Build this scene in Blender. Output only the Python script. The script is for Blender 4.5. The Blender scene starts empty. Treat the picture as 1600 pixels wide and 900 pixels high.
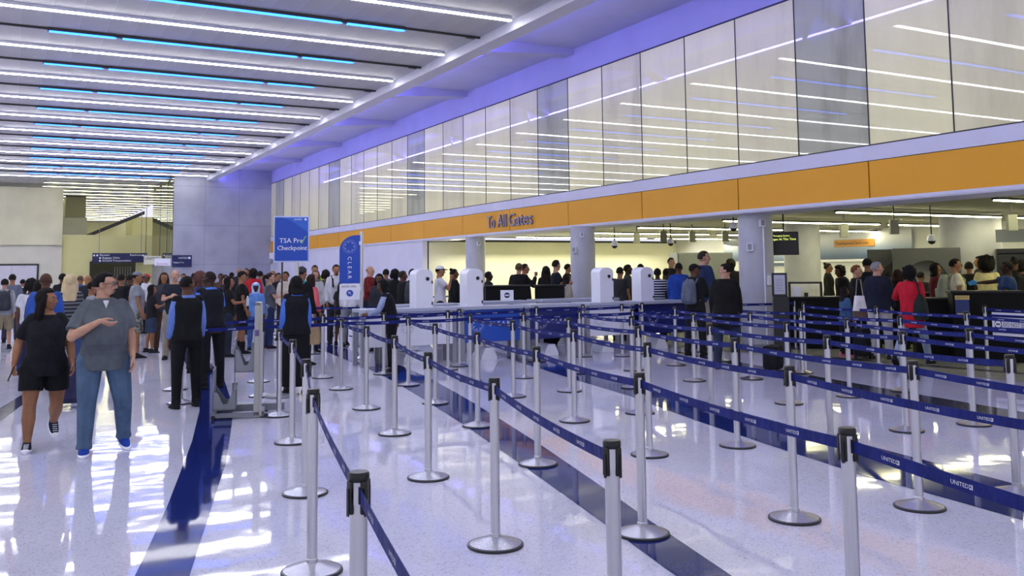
import bpy, math, random
from mathutils import Vector, Matrix, noise
R = math.radians
V = Vector
rnd = random.Random(7)
SC = bpy.context.scene
COL = SC.collection

# ------------------------------------------------------------------ camera, world, light, exposure
CAM_H = 1.645
cd = bpy.data.cameras.new('camera'); cam = bpy.data.objects.new('camera', cd); COL.objects.link(cam)
r_ = V((0.87757, -0.47934, -0.01033)); u_ = V((-0.0320, -0.0802, 0.99626)); f_ = r_.cross(u_) * -1
f_ = V((0.4784, 0.8739, 0.08528)); f_.normalize()
r_ = (r_ - f_ * r_.dot(f_)).normalized(); u_ = r_.cross(f_)
cam.matrix_world = Matrix(((r_.x, u_.x, -f_.x, 0), (r_.y, u_.y, -f_.y, 0), (r_.z, u_.z, -f_.z, CAM_H), (0, 0, 0, 1)))
cd.sensor_width = 36; cd.lens = 1425.36 / 1600 * 36; cd.shift_y = -(450 - 301.63) / 1600; cd.clip_end = 400; cd.clip_start = .05
SC.camera = cam
SC.view_settings.view_transform = 'Standard'; SC.view_settings.look = 'None'
SC.view_settings.gamma = 1; SC.view_settings.use_curve_mapping = False
SC.view_settings.exposure = 0.5
w = bpy.data.worlds.new('world'); SC.world = w; w.use_nodes = True
w.node_tree.nodes['Background'].inputs[0].default_value = (.66, .66, .76, 1)
w.node_tree.nodes['Background'].inputs[1].default_value = .95
STRIP = 21.0      # white ceiling strips
BLUE = 5.5
WARM = 24.0        # strips over the checkpoint and in the far hall

def area_light(name, loc, size, rot, col, power):
    l = bpy.data.lights.new(name, 'AREA'); l.shape = 'RECTANGLE'; l.size, l.size_y = size
    l.color = col; l.energy = power
    o = bpy.data.objects.new(name, l); COL.objects.link(o); o.location = loc; o.rotation_euler = rot
    return o
# cove strip behind the ceiling edge (shines at the slope above the clerestory)
area_light('cove_light', (10.06, 26, 7.12), (56, .1), (0, 0, 0), (.20, .18, 1.0), 620).rotation_euler = (R(130), 0, R(-90))
# wash light along the head of the checkpoint's rear wall
area_light('wall_wash_light', (19, 30.2, 2.72), (10, .2), (R(-25), 0, 0), (1, .96, .74), 260)
if 0: area_light('hall_wash_light', (2.5, 58.5, 6.7), (9, .4), (R(-30), 0, 0), (1, .96, .7), 700)

# ------------------------------------------------------------------ helpers
def lin(c):
    c /= 255.0
    return c / 12.92 if c <= .04045 else ((c + .055) / 1.055) ** 2.4
def hexc(h):
    return tuple(lin(int(h[i:i + 2], 16)) for i in (0, 2, 4)) + (1,)
MATS = {}
def mat(name, col=None, rough=.5, metal=0.0, emit=None, es=1.0, alpha=None, build=None, spec=None):
    if name in MATS: return MATS[name]
    m = bpy.data.materials.new(name); m.use_nodes = True
    b = m.node_tree.nodes['Principled BSDF']
    if col is not None: b.inputs['Base Color'].default_value = hexc(col) if isinstance(col, str) else col
    b.inputs['Roughness'].default_value = rough; b.inputs['Metallic'].default_value = metal
    if spec is not None: b.inputs['Specular IOR Level'].default_value = spec
    if emit is not None:
        b.inputs['Emission Color'].default_value = hexc(emit) if isinstance(emit, str) else emit
        b.inputs['Emission Strength'].default_value = es
    if build: build(m, m.node_tree.nodes, m.node_tree.links, b)
    MATS[name] = m
    return m
def objtex(n, l, scale):
    t = n.new('ShaderNodeTexCoord'); mp = n.new('ShaderNodeMapping'); mp.inputs['Scale'].default_value = scale
    l.new(t.outputs['Object'], mp.inputs[0]); return mp.outputs[0]
def ramp(n, l, fac, stops):
    r = n.new('ShaderNodeValToRGB'); l.new(fac, r.inputs[0])
    e = r.color_ramp.elements
    while len(e) < len(stops): e.new(.5)
    for x, (p, c) in zip(e, stops): x.position = p; x.color = c if len(c) == 4 else (*c, 1)
    return r.outputs[0]
def g3(v): return (v, v, v, 1)
def fabric(hexv, name=None, rough=.85):
    def bld(m, n, l, b):
        t = n.new('ShaderNodeTexNoise'); t.inputs['Scale'].default_value = 9; t.inputs['Detail'].default_value = 4
        l.new(objtex(n, l, (1, 1, .6)), t.inputs[0])
        c = hexc(hexv)
        o = ramp(n, l, t.outputs[0], [(.3, tuple(x * .78 for x in c[:3])), (.7, tuple(min(1, x * 1.22 + .002) for x in c[:3]))])
        l.new(o, b.inputs['Base Color'])
        bp = n.new('ShaderNodeBump'); bp.inputs['Strength'].default_value = .5; bp.inputs['Distance'].default_value = .03
        l.new(t.outputs[0], bp.inputs['Height']); l.new(bp.outputs[0], b.inputs['Normal'])
    return mat(name or 'fabric_' + hexv, hexv, rough, build=bld, spec=.25)
def patterned(kind, a, b2):
    def bld(m, n, l, b):
        if kind == 'stripe':
            t = n.new('ShaderNodeTexWave'); t.wave_type = 'BANDS'; t.bands_direction = 'Z'; t.inputs['Scale'].default_value = 5.5; t.inputs['Distortion'].default_value = .6
            l.new(objtex(n, l, (1, 1, 1)), t.inputs[0]); o = ramp(n, l, t.outputs[0], [(.6, hexc(a)), (.75, hexc(b2))])
        elif kind == 'camo':
            t = n.new('ShaderNodeTexNoise'); t.inputs['Scale'].default_value = 18
            l.new(objtex(n, l, (1, 1, 1)), t.inputs[0]); o = ramp(n, l, t.outputs[0], [(.42, hexc('3e3d38')), (.5, hexc(a)), (.6, hexc(b2))])
        else:
            t = n.new('ShaderNodeTexVoronoi'); t.inputs['Scale'].default_value = 22
            l.new(objtex(n, l, (1, 1, 1)), t.inputs[0]); o = ramp(n, l, t.outputs[0], [(.3, hexc('d0d0d4')), (.34, hexc(a))])
        l.new(o, b.inputs['Base Color'])
    return mat('fabric_%s_%s_%s' % (kind, a, b2), a, .85, build=bld)

class MB:
    def __init__(s): s.v = []; s.f = []; s.m = []; s.M = None; s.mi = 0
    def add(s, vs, fs, mi=None):
        o = len(s.v)
        for p in vs:
            p = V(p)
            s.v.append(s.M @ p if s.M is not None else p)
        for f in fs: s.f.append([i + o for i in f]); s.m.append(s.mi if mi is None else mi)
        return s
    def box(s, a, b, mi=None, bev=0):
        x0, y0, z0 = a; x1, y1, z1 = b
        if bev <= 0:
            vs = [(x, y, z) for z in (z0, z1) for x, y in ((x0, y0), (x1, y0), (x1, y1), (x0, y1))]
            return s.add(vs, [(3, 2, 1, 0), (4, 5, 6, 7), (0, 1, 5, 4), (1, 2, 6, 5), (2, 3, 7, 6), (3, 0, 4, 7)], mi)
        def ring(i, z):
            return [(x0 + i, y0 + bev, z), (x0 + bev, y0 + i, z), (x1 - bev, y0 + i, z), (x1 - i, y0 + bev, z), (x1 - i, y1 - bev, z), (x1 - bev, y1 - i, z), (x0 + bev, y1 - i, z), (x0 + i, y1 - bev, z)]
        rs = [ring(bev * .5, z0), ring(0, z0 + bev), ring(0, z1 - bev), ring(bev * .5, z1)]
        vs = [p for r in rs for p in r]
        fs = [tuple(range(7, -1, -1)), tuple(range(24, 32))]
        for k in range(3):
            for i in range(8):
                j = (i + 1) % 8; fs.append((k * 8 + i, k * 8 + j, k * 8 + 8 + j, k * 8 + 8 + i))
        return s.add(vs, fs, mi)
    def lathe(s, prof, seg=24, c=(0, 0, 0), mi=None):
        vs = []; fs = []
        for r, z in prof:
            for i in range(seg):
                a = 2 * math.pi * i / seg; vs.append((c[0] + r * math.cos(a), c[1] + r * math.sin(a), c[2] + z))
        for k in range(len(prof) - 1):
            for i in range(seg):
                j = (i + 1) % seg; fs.append((k * seg + i, k * seg + j, (k + 1) * seg + j, (k + 1) * seg + i))
        fs.append(tuple(range(seg - 1, -1, -1))); fs.append(tuple(range((len(prof) - 1) * seg, len(prof) * seg)))
        return s.add(vs, fs, mi)
    def tube(s, pts, rad, seg=10, mi=None, caps=True, flat=1.0):
        pts = [V(p) for p in pts]
        if not hasattr(rad, '__len__'): rad = [rad] * len(pts)
        vs = []; fs = []; ref = None
        for i, p in enumerate(pts):
            t = (pts[min(i + 1, len(pts) - 1)] - pts[max(i - 1, 0)]).normalized()
            if ref is None:
                ref = V((0, 1, 0)) if abs(t.y) < .8 else V((1, 0, 0))
            a = (ref - t * ref.dot(t)).normalized(); b = t.cross(a); ref = a
            for k in range(seg):
                an = 2 * math.pi * k / seg; vs.append(p + a * (math.cos(an) * rad[i] * flat) + b * (math.sin(an) * rad[i]))
        for k in range(len(pts) - 1):
            for i in range(seg):
                j = (i + 1) % seg; fs.append((k * seg + i, k * seg + j, (k + 1) * seg + j, (k + 1) * seg + i))
        if caps: fs.append(tuple(range(seg - 1, -1, -1))); fs.append(tuple(range((len(pts) - 1) * seg, len(pts) * seg)))
        return s.add(vs, fs, mi)
    def ball(s, c, r, seg=14, rings=9, mi=None):
        if not hasattr(r, '__len__'): r = (r, r, r)
        vs = []; fs = []
        for k in range(1, rings):
            t = math.pi * k / rings
            for i in range(seg):
                a = 2 * math.pi * i / seg
                vs.append((c[0] + r[0] * math.sin(t) * math.cos(a), c[1] + r[1] * math.sin(t) * math.sin(a), c[2] + r[2] * math.cos(t)))
        n = len(vs); vs += [(c[0], c[1], c[2] + r[2]), (c[0], c[1], c[2] - r[2])]
        for k in range(rings - 2):
            for i in range(seg):
                j = (i + 1) % seg; fs.append((k * seg + j, k * seg + i, (k + 1) * seg + i, (k + 1) * seg + j))
        for i in range(seg):
            j = (i + 1) % seg; fs.append((i, j, n)); fs.append(((rings - 2) * seg + j, (rings - 2) * seg + i, n + 1))
        return s.add(vs, fs, mi)
    def limb(s, pts, rads, seg=14):
        s.tube(pts, rads, seg)
        s.ball(pts[0], rads[0] * .98, seg); s.ball(pts[-1], rads[-1] * .98, seg)
        return s
    def loft(s, rings, seg=28):     # rings: (cx, cy, cz, rx, ry)
        vs = []; fs = []
        for cx, cy, cz, rx, ry in rings:
            for i in range(seg):
                a = 2 * math.pi * i / seg; ca, sa = math.cos(a), math.sin(a)
                e = .94
                vs.append((cx + rx * math.copysign(abs(ca) ** e, ca), cy + ry * math.copysign(abs(sa) ** e, sa), cz))
        for k in range(len(rings) - 1):
            for i in range(seg):
                j = (i + 1) % seg; fs.append((k * seg + i, k * seg + j, (k + 1) * seg + j, (k + 1) * seg + i))
        fs.append(tuple(range(seg - 1, -1, -1))); fs.append(tuple(range((len(rings) - 1) * seg, len(rings) * seg)))
        return s.add(vs, fs)
    def prism(s, poly, y0, y1, mi=None):   # polygon in x,z extruded along y
        n = len(poly); vs = [(x, y0, z) for x, z in poly] + [(x, y1, z) for x, z in poly]
        fs = [tuple(range(n)), tuple(range(2 * n - 1, n - 1, -1))]
        for i in range(n):
            j = (i + 1) % n; fs.append((i, i + n, j + n, j))
        return s.add(vs, fs, mi)
    def text(s, body, size, M, mi=None, align='LEFT', ext=0.0):
        vs, fs = text_data(body, align, ext)
        old = s.M; s.M = M if old is None else old @ M
        s.add([(x * size, y * size, z * size) for x, y, z in vs], fs, mi); s.M = old
        return s
    def build(s, name, mats, parent=None, smooth=False, loc=None):
        me = bpy.data.meshes.new(name); me.from_pydata([tuple(p) for p in s.v], [], s.f)
        if not isinstance(mats, (list, tuple)): mats = [mats]
        for m in mats: me.materials.append(m)
        for p, k in zip(me.polygons, s.m): p.material_index = k; p.use_smooth = smooth
        if smooth: me.set_sharp_from_angle(angle=R(38))
        me.update()
        o = bpy.data.objects.new(name, me); COL.objects.link(o)
        if parent: o.parent = parent
        if loc is not None: o.location = loc
        return o
_T = {}
def text_data(body, align='LEFT', ext=0.0, res=2):
    k = (body, align, ext)
    if k not in _T:
        c = bpy.data.curves.new('t', 'FONT'); c.body = body; c.resolution_u = res; c.align_x = align; c.extrude = ext
        o = bpy.data.objects.new('t', c); COL.objects.link(o); bpy.context.view_layer.update()
        me = o.to_mesh()
        _T[k] = ([tuple(v.co) for v in me.vertices], [tuple(p.vertices) for p in me.polygons])
        o.to_mesh_clear(); bpy.data.objects.remove(o); bpy.data.curves.remove(c)
    return _T[k]
def frame(o, right, up):
    x = V(right).normalized(); y = V(up).normalized(); z = x.cross(y)
    return Matrix(((x.x, y.x, z.x, o[0]), (x.y, y.y, z.y, o[1]), (x.z, y.z, z.z, o[2]), (0, 0, 0, 1)))
def remesh(mb, voxel, it=4, fac=.5):
    me = bpy.data.meshes.new('tmp'); me.from_pydata([tuple(p) for p in mb.v], [], mb.f)
    o = bpy.data.objects.new('tmp', me); COL.objects.link(o)
    a = o.modifiers.new('r', 'REMESH'); a.mode = 'VOXEL'; a.voxel_size = voxel; a.adaptivity = 0
    b = o.modifiers.new('s', 'SMOOTH'); b.iterations = it; b.factor = fac
    dg = bpy.context.evaluated_depsgraph_get(); dg.update()
    ev = o.evaluated_get(dg); m2 = bpy.data.meshes.new_from_object(ev)
    bpy.data.objects.remove(o); bpy.data.meshes.remove(me)
    return m2
def mesh_data(me): return [tuple(v.co) for v in me.vertices], [tuple(p.vertices) for p in me.polygons]
def thing(name, label, cat, loc=(0, 0, 0), rz=0, group=None):
    o = bpy.data.objects.new(name, None); COL.objects.link(o); o.empty_display_size = .1
    o.location = loc; o.rotation_euler = (0, 0, rz); o['label'] = label; o['category'] = cat
    if group: o['group'] = group
    return o
def tag(o, label, cat, group=None):
    o['label'] = label; o['category'] = cat
    if group: o['group'] = group
    return o
def struct(o): o['kind'] = 'structure'; return o
ORD = ['first', 'second', 'third', 'fourth', 'fifth', 'sixth', 'seventh', 'eighth', 'ninth', 'tenth', 'eleventh', 'twelfth', 'thirteenth', 'fourteenth', 'fifteenth', 'sixteenth', 'seventeenth', 'eighteenth', 'nineteenth', 'twentieth'] + ['%dth' % k for k in range(21, 60)]

# ------------------------------------------------------------------ materials
def m_terrazzo(base, chips, name, rough=.04, wave=.005, spec=.42):
    def bld(m, n, l, b):
        co = objtex(n, l, (1, 1, 1))
        v1 = n.new('ShaderNodeTexVoronoi'); v1.inputs['Scale'].default_value = 95; l.new(co, v1.inputs[0])
        v2 = n.new('ShaderNodeTexVoronoi'); v2.inputs['Scale'].default_value = 42; l.new(co, v2.inputs[0])
        c1 = ramp(n, l, v1.outputs['Color'], [(.0, g3(.55)), (.22, g3(.9)), (.6, g3(1)), (1, g3(1.05))])
        c2 = ramp(n, l, v2.outputs['Distance'], [(.0, g3(.35)), (.14, g3(.55)), (.2, g3(1))])
        sel = n.new('ShaderNodeSeparateColor'); l.new(v2.outputs['Color'], sel.inputs[0])
        th = ramp(n, l, sel.outputs[0], [(.72, g3(0)), (.75, g3(chips))])
        mx = n.new('ShaderNodeMix'); mx.data_type = 'RGBA'; mx.blend_type = 'MULTIPLY'; mx.inputs[0].default_value = 1
        mx.inputs[6].default_value = hexc(base); l.new(c1, mx.inputs[7])
        m2 = n.new('ShaderNodeMix'); m2.data_type = 'RGBA'; m2.blend_type = 'MULTIPLY'
        l.new(th, m2.inputs[0]); l.new(mx.outputs[2], m2.inputs[6]); l.new(c2, m2.inputs[7])
        nz = n.new('ShaderNodeTexNoise'); nz.inputs['Scale'].default_value = .7; nz.inputs['Detail'].default_value = 3; l.new(co, nz.inputs[0])
        m3 = n.new('ShaderNodeMix'); m3.data_type = 'RGBA'; m3.blend_type = 'MULTIPLY'; m3.inputs[0].default_value = 1
        l.new(m2.outputs[2], m3.inputs[6]); l.new(ramp(n, l, nz.outputs[0], [(.3, g3(.9)), (.7, g3(1.04))]), m3.inputs[7])
        l.new(m3.outputs[2], b.inputs['Base Color'])
        wv = n.new('ShaderNodeTexNoise'); wv.inputs['Scale'].default_value = 1.6; l.new(co, wv.inputs[0])
        bp = n.new('ShaderNodeBump'); bp.inputs['Strength'].default_value = .5; bp.inputs['Distance'].default_value = wave
        l.new(wv.outputs[0], bp.inputs['Height']); l.new(bp.outputs[0], b.inputs['Normal'])
    return mat(name, base, rough, build=bld, spec=spec)
FLOOR = m_terrazzo('cdcde0', .95, 'terrazzo')
INLAY = m_terrazzo('1a2868', .0, 'blue_terrazzo', .06, .003, .13)
INLAYG = m_terrazzo('2c3148', .0, 'grey_blue_terrazzo', .12, .004, .2)
FLOORC = m_terrazzo('a5a489', .5, 'beige_floor', .22)
STEEL = mat('brushed_steel', build=lambda m, n, l, b: steel(m, n, l, b)) if False else None
def m_steel(name, col, rough):
    def bld(m, n, l, b):
        t = n.new('ShaderNodeTexNoise'); t.inputs['Scale'].default_value = 6
        l.new(objtex(n, l, (60, 60, 1)), t.inputs[0])
        l.new(ramp(n, l, t.outputs[0], [(.3, g3(rough - .06)), (.7, g3(rough + .1))]), b.inputs['Roughness'])
    return mat(name, col, rough, 1.0, build=bld)
STEEL = m_steel('brushed_steel', 'c9c9cf', .34)
STEELB = m_steel('brushed_steel_base', 'bcbcc4', .28)
BLACKP = mat('black_plastic', '0c0c0f', .35)
DARK = mat('dark_metal', '26272c', .5)
BELT = fabric('0a1a68', 'belt_navy', .6)
BELTW = mat('belt_print', 'd4d8ea', .6)
WHITE = mat('white_plastic', 'e6e8f4', .25)
GREYP = mat('grey_paint', '8f929c', .4)
GREYD = mat('grey_steel_sheet', '82868e', .42, .4)
BLUEP = mat('banner_blue', '1546ad', .45)
BLUED = mat('counter_navy', '101f66', .3)
BLUEM = mat('counter_blue', '1a4fb4', .3)
INK = mat('dark_ink', '1b2342', .5)
WHT = mat('white_print', 'eef0f8', .5)
def m_wall(name, col, rough=.6, var=.06, sc=1.2):
    def bld(m, n, l, b):
        t = n.new('ShaderNodeTexNoise'); t.inputs['Scale'].default_value = sc; t.inputs['Detail'].default_value = 5
        l.new(objtex(n, l, (1, 1, 1)), t.inputs[0]); c = hexc(col)[:3]
        l.new(ramp(n, l, t.outputs[0], [(.25, tuple(x * (1 - var) for x in c)), (.75, tuple(min(1, x * (1 + var)) for x in c))]), b.inputs['Base Color'])
    return mat(name, col, rough, build=bld)
CEIL = None
def bc(m, n, l, b):
    t = n.new('ShaderNodeTexWave'); t.wave_type = 'BANDS'; t.bands_direction = 'X'; t.wave_profile = 'SAW'; t.inputs['Scale'].default_value = .55
    l.new(objtex(n, l, (1, 1, 1)), t.inputs[0])
    l.new(ramp(n, l, t.outputs[0], [(.0, hexc('dadade')), (.03, hexc('a8a8ac')), (.06, hexc('b6b6ba')), (1, hexc('bcbcc0'))]), b.inputs['Base Color'])
CEIL = mat('metal_ceiling_panels', '9a9aa8', .55, build=bc)
WPAINT = m_wall('white_paint', 'd2d2e2')
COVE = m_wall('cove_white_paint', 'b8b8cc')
CONC = m_wall('column_plaster', 'b4b6c2', .6, .1, 2.5)
CREAM = m_wall('cream_wall', 'e2e0cc', .7, .05)
GREYW = None
def bgw(m, n, l, b):
    t = n.new('ShaderNodeTexBrick'); t.inputs['Scale'].default_value = 1; t.offset = 0
    t.inputs['Color1'].default_value = hexc('a6a8b6'); t.inputs['Color2'].default_value = hexc('9fa2b2'); t.inputs['Mortar'].default_value = hexc('9094a6')
    t.inputs['Mortar Size'].default_value = .02; t.inputs['Brick Width'].default_value = 1.9; t.inputs['Row Height'].default_value = 2.2
    mp = objtex(n, l, (1, 1, 1)); sx = n.new('ShaderNodeSeparateXYZ'); cx = n.new('ShaderNodeCombineXYZ')
    l.new(mp, sx.inputs[0]); l.new(sx.outputs[0], cx.inputs[0]); l.new(sx.outputs[2], cx.inputs[1]); l.new(cx.outputs[0], t.inputs[0])
    z = n.new('ShaderNodeTexNoise'); z.inputs['Scale'].default_value = .8; l.new(mp, z.inputs[0])
    mx = n.new('ShaderNodeMix'); mx.data_type = 'RGBA'; mx.blend_type = 'MULTIPLY'; mx.inputs[0].default_value = 1
    l.new(t.outputs[0], mx.inputs[6]); l.new(ramp(n, l, z.outputs[0], [(.3, g3(.85)), (.7, g3(1.1))]), mx.inputs[7])
    l.new(mx.outputs[2], b.inputs['Base Color'])
GREYW = mat('grey_panel_wall', '8a8ea2', .45, build=bgw)
ORANGE = m_wall('orange_panel', 'e2a010', .55, .03, .8)
def m_sheet(name, col, e, dark):
    def bld(m, n, l, b):
        t = n.new('ShaderNodeTexNoise'); t.inputs['Scale'].default_value = .9; t.inputs['Detail'].default_value = 6; t.inputs['Roughness'].default_value = .6
        l.new(objtex(n, l, (1, 1.4, .35)), t.inputs[0]); c = hexc(col)[:3]
        o = ramp(n, l, t.outputs[0], [(.28, tuple(x * dark for x in c)), (.5, c), (.8, tuple(min(1, x * 1.1) for x in c))])
        l.new(o, b.inputs['Base Color']); l.new(o, b.inputs['Emission Color']); b.inputs['Emission Strength'].default_value = e  # pane colour also emitted faintly, standing in for daylight behind the glass
        nz = n.new('ShaderNodeTexNoise'); nz.inputs['Scale'].default_value = .5; l.new(objtex(n, l, (1, 1, 1)), nz.inputs[0])
        bp = n.new('ShaderNodeBump'); bp.inputs['Strength'].default_value = .1; bp.inputs['Distance'].default_value = .004
        l.new(nz.outputs[0], bp.inputs['Height']); l.new(bp.outputs[0], b.inputs['Coat Normal'])
        b.inputs['Coat Weight'].default_value = 1; b.inputs['Coat Roughness'].default_value = .015; b.inputs['Coat IOR'].default_value = 1.6
    return mat(name, col, .8, build=bld)
PANE = [m_sheet('papered_glass_a', 'c8c49a', .28, .9), m_sheet('papered_glass_b', 'c0bc98', .26, .78), m_sheet('papered_glass_c', '9a9c86', .2, .6)]
LAMPW = mat('lamp_white', 'ffffff', .5, emit=(1, .99, 1, 1), es=STRIP)
LAMPB = mat('lamp_blue', '2080ff', .5, emit=(.02, .12, 1.0, 1), es=BLUE)
LAMPF = mat('lamp_far', 'ffffff', .5, emit=(1, .95, .55, 1), es=10.0)
LAMPY = mat('lamp_warm', 'ffffff', .5, emit=(1, .95, .55, 1), es=WARM)

# ------------------------------------------------------------------ floor and inlays
W = 13.242
def plane(name, pts, z, m, thick=.0):
    mb = MB(); n = len(pts); vs = [(x, y, z) for x, y in pts]
    if thick: 
        vs += [(x, y, z - thick) for x, y in pts]
        fs = [tuple(range(n)), tuple(range(2 * n - 1, n - 1, -1))] + [(i, i + n, (i + 1) % n + n, (i + 1) % n) for i in range(n)]
    else: fs = [tuple(range(n))]
    mb.add(vs, fs); return struct(mb.build(name, m))
plane('floor', [(-30, -12), (W + 34, -12), (W + 34, 120), (-30, 120)], 0, FLOOR, .2)
plane('floor', [(12.6, 7.9), (W + 34, 7.9 - 3), (W + 34, 31.1), (13.3, 31.1), (12.5, 15.6), (12.9, 12)], .004, FLOORC)
plane('trim_1', [(13.75, 7.0), (13.9, 7.0), (13.35, 12.2), (12.9, 15.8), (12.6, 15.8), (13.05, 12.2)], .006, DARK)
def ribbon(name, left, right, z, m):
    mb = MB(); n = len(left); mb.add([(x, y, z) for x, y in left] + [(x, y, z) for x, y in right], [(n + i, n + i + 1, i + 1, i) for i in range(n - 1)])
    o = struct(mb.build(name, m))
    if o.data.polygons[0].normal.z < 0: o.data.flip_normals()
    return o
ribbon('trim_8', [(1.772, -2.000), (2.477, 1.000), (2.946, 3.000), (3.181, 4.000), (3.417, 5.000), (3.652, 6.000), (3.989, 7.500), (4.319, 9.000), (4.718, 11.000), (5.099, 13.000), (5.409, 15.000), (5.742, 18.000), (6.217, 22.000), (7.565, 30.000)], [(1.840, -2.000), (2.659, 1.000), (3.206, 3.000), (3.477, 4.000), (3.738, 5.000), (4.018, 6.000), (4.420, 7.500), (4.794, 9.000), (5.267, 11.000), (5.704, 13.000), (6.052, 15.000), (6.344, 18.000), (6.576, 22.000), (7.783, 30.000)], .003, INLAY)
ribbon('trim_9', [(4.549, -3.000), (5.117, 0.000), (5.495, 2.000), (5.742, 3.300), (5.869, 4.200), (5.984, 5.200), (6.260, 6.500), (6.615, 8.000), (7.171, 10.000), (7.552, 12.000), (7.993, 14.000), (8.270, 15.300), (8.629, 17.000)], [(5.080, -3.000), (5.745, 0.000), (6.189, 2.000), (6.477, 3.300), (6.676, 4.200), (6.865, 5.200), (7.106, 6.500), (7.394, 8.000), (7.851, 10.000), (8.392, 12.000), (8.530, 14.000), (8.574, 15.300), (8.823, 17.000)], .003, INLAY)
ribbon('trim_10', [(7.505, 0.000), (8.357, 3.000), (8.924, 5.000), (9.334, 6.500), (9.723, 8.000), (10.334, 10.000), (10.912, 12.000), (11.651, 14.600)], [(8.693, 0.000), (9.330, 3.000), (9.755, 5.000), (10.071, 6.500), (10.345, 8.000), (10.772, 10.000), (11.241, 12.000), (11.793, 14.600)], .003, INLAYG)
ribbon('trim_11', [(-0.204, 2.000), (0.276, 4.000), (0.612, 5.400), (0.767, 6.000), (1.017, 7.000), (1.319, 8.300), (1.619, 9.600), (1.846, 10.700), (2.053, 11.700), (2.264, 13.000), (2.503, 14.500), (2.722, 16.500), (2.996, 19.000), (3.171, 22.000), (3.343, 25.000), (4.304, 32.000)], [(0.075, 2.000), (0.568, 4.000), (0.913, 5.400), (1.070, 6.000), (1.335, 7.000), (1.681, 8.300), (1.983, 9.600), (2.233, 10.700), (2.450, 11.700), (2.665, 13.000), (2.910, 14.500), (3.156, 16.500), (3.440, 19.000), (3.500, 22.000), (3.568, 25.000), (4.518, 32.000)], .003, INLAY)
ribbon('trim_12', [(-.9, 6), (-.42, 9.5), (-.06, 12.1), (.2, 13.6), (.8, 17.2), (1.5, 21)], [(-.95, 7.2), (-.5, 10.4), (-.09, 13.2), (.2, 14.7), (.8, 18.2), (1.45, 22)], .003, INLAYG)

# ------------------------------------------------------------------ hall ceiling, beam, cove
ZC = 7.18
mb = MB(); mb.box((-30, -12, ZC), (9.56, 110, ZC + .3)); struct(mb.build('ceiling', CEIL))
mb = MB(); mb.box((9.56, -12, 6.95), (9.98, 53.6, 7.6)); struct(mb.build('trim_2', WPAINT))
mb = MB(); mb.box((9.98, -12, 7.66), (W + .3, 53.6, 7.95)); struct(mb.build('ceiling', COVE))
mb = MB(); mb.box((W, -12, 6.93), (W + .25, 53.6, 7.66)); struct(mb.build('wall_right', COVE))
for k in range(8):
    y = 14.2 + 6.63 * (k - 1)
    mb = MB(); mb.prism([(9.98, 7.05), (10.6, 7.3), (W, 7.5), (W, 7.66), (9.98, 7.66)], y - .22, y + .22)
    mb.M = Matrix.Translation((0, y, 0)) @ Matrix.Rotation(0, 4, 'Z')
    mb.add([(9.98, 1.2, 7.05), (9.98, 1.35, 7.05), (10.9, .22, 7.32), (10.75, .22, 7.32), (9.98, 1.2, 7.66), (9.98, 1.35, 7.66), (10.9, .22, 7.66), (10.75, .22, 7.66)],
           [(0, 1, 2, 3), (4, 7, 6, 5), (0, 4, 5, 1), (1, 5, 6, 2), (2, 6, 7, 3), (3, 7, 4, 0)])
    mb.M = None
    struct(mb.build('trim_3', COVE))
# ------------------------------------------------------------------ clerestory windows, orange band
k = 0
y = 7.68 - 1.657 * 6
while y < 53.5:
    y1 = min(y + 1.657, 53.6); k += 1
    mb = MB(); mb.box((W - .002, y + .012, 3.81), (W + .05, y1 - .012, 6.9))
    pm = PANE[2] if k % 6 == 3 else PANE[1] if k % 3 == 1 else PANE[0]
    o = struct(mb.build('window_%d' % k, pm))
    fr = MB(); fr.box((W - .012, y - .011, 3.79), (W + .06, y + .011, 6.93)); fr.box((W - .01, y, 6.895), (W + .06, y1, 6.93)); fr.box((W - .01, y, 3.785), (W + .06, y1, 3.81))
    fr.build('window_frame', DARK, o)
    y = y1
mb = MB(); mb.box((W - .02, -12, 3.525), (W + .3, 53.6, 3.785)); 
struct(mb.build('trim_4', WPAINT))
y = 4.39 - 3.315 * 4
while y < 53.6:
    y1 = min(y + 3.315, 53.6)
    mb = MB(); mb.box((W - .03, y + .015, 2.86), (W + .02, y1 - .015, 3.51)); struct(mb.build('wall_right', ORANGE)); y = y1
mb = MB(); mb.box((W + .02, -12, 2.84), (W + .25, 53.6, 3.53)); struct(mb.build('wall_right', DARK))
mb = MB(); mb.box((W - .04, -12, 2.78), (W + .95, 31.1, 2.84)); mb.box((W - .06, -12, 2.8), (W - .03, 53.6, 2.86)); struct(mb.build('trim_5', WPAINT))
mb = MB(); mb.box((W, 31.1, 0), (W + .25, 53.6, 2.8)); struct(mb.build('wall_right', WPAINT))
# lettering on the band
LETT = mat('brushed_letters', '8f8ba0', .4, .5)
t = thing('wall_lettering', 'raised grey metal letters reading To All Gates on the orange band', 'sign', (W - .03, 25.72, 3.0))
for word, off, wl in (('To', 0, .52), ('All', .70, .56), ('Gates', 1.40, 1.46)):
    mb = MB(); wx = max(v[0] for v in text_data(word, 'LEFT', .05)[0]) * .56
    mb.text(word, .56, frame((-.03, -off, 0), (0, -1, 0), (0, 0, 1)) @ Matrix.Diagonal((wl / wx, 1, 1, 1)), ext=.05)
    mb.build('word', LETT, t)

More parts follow.
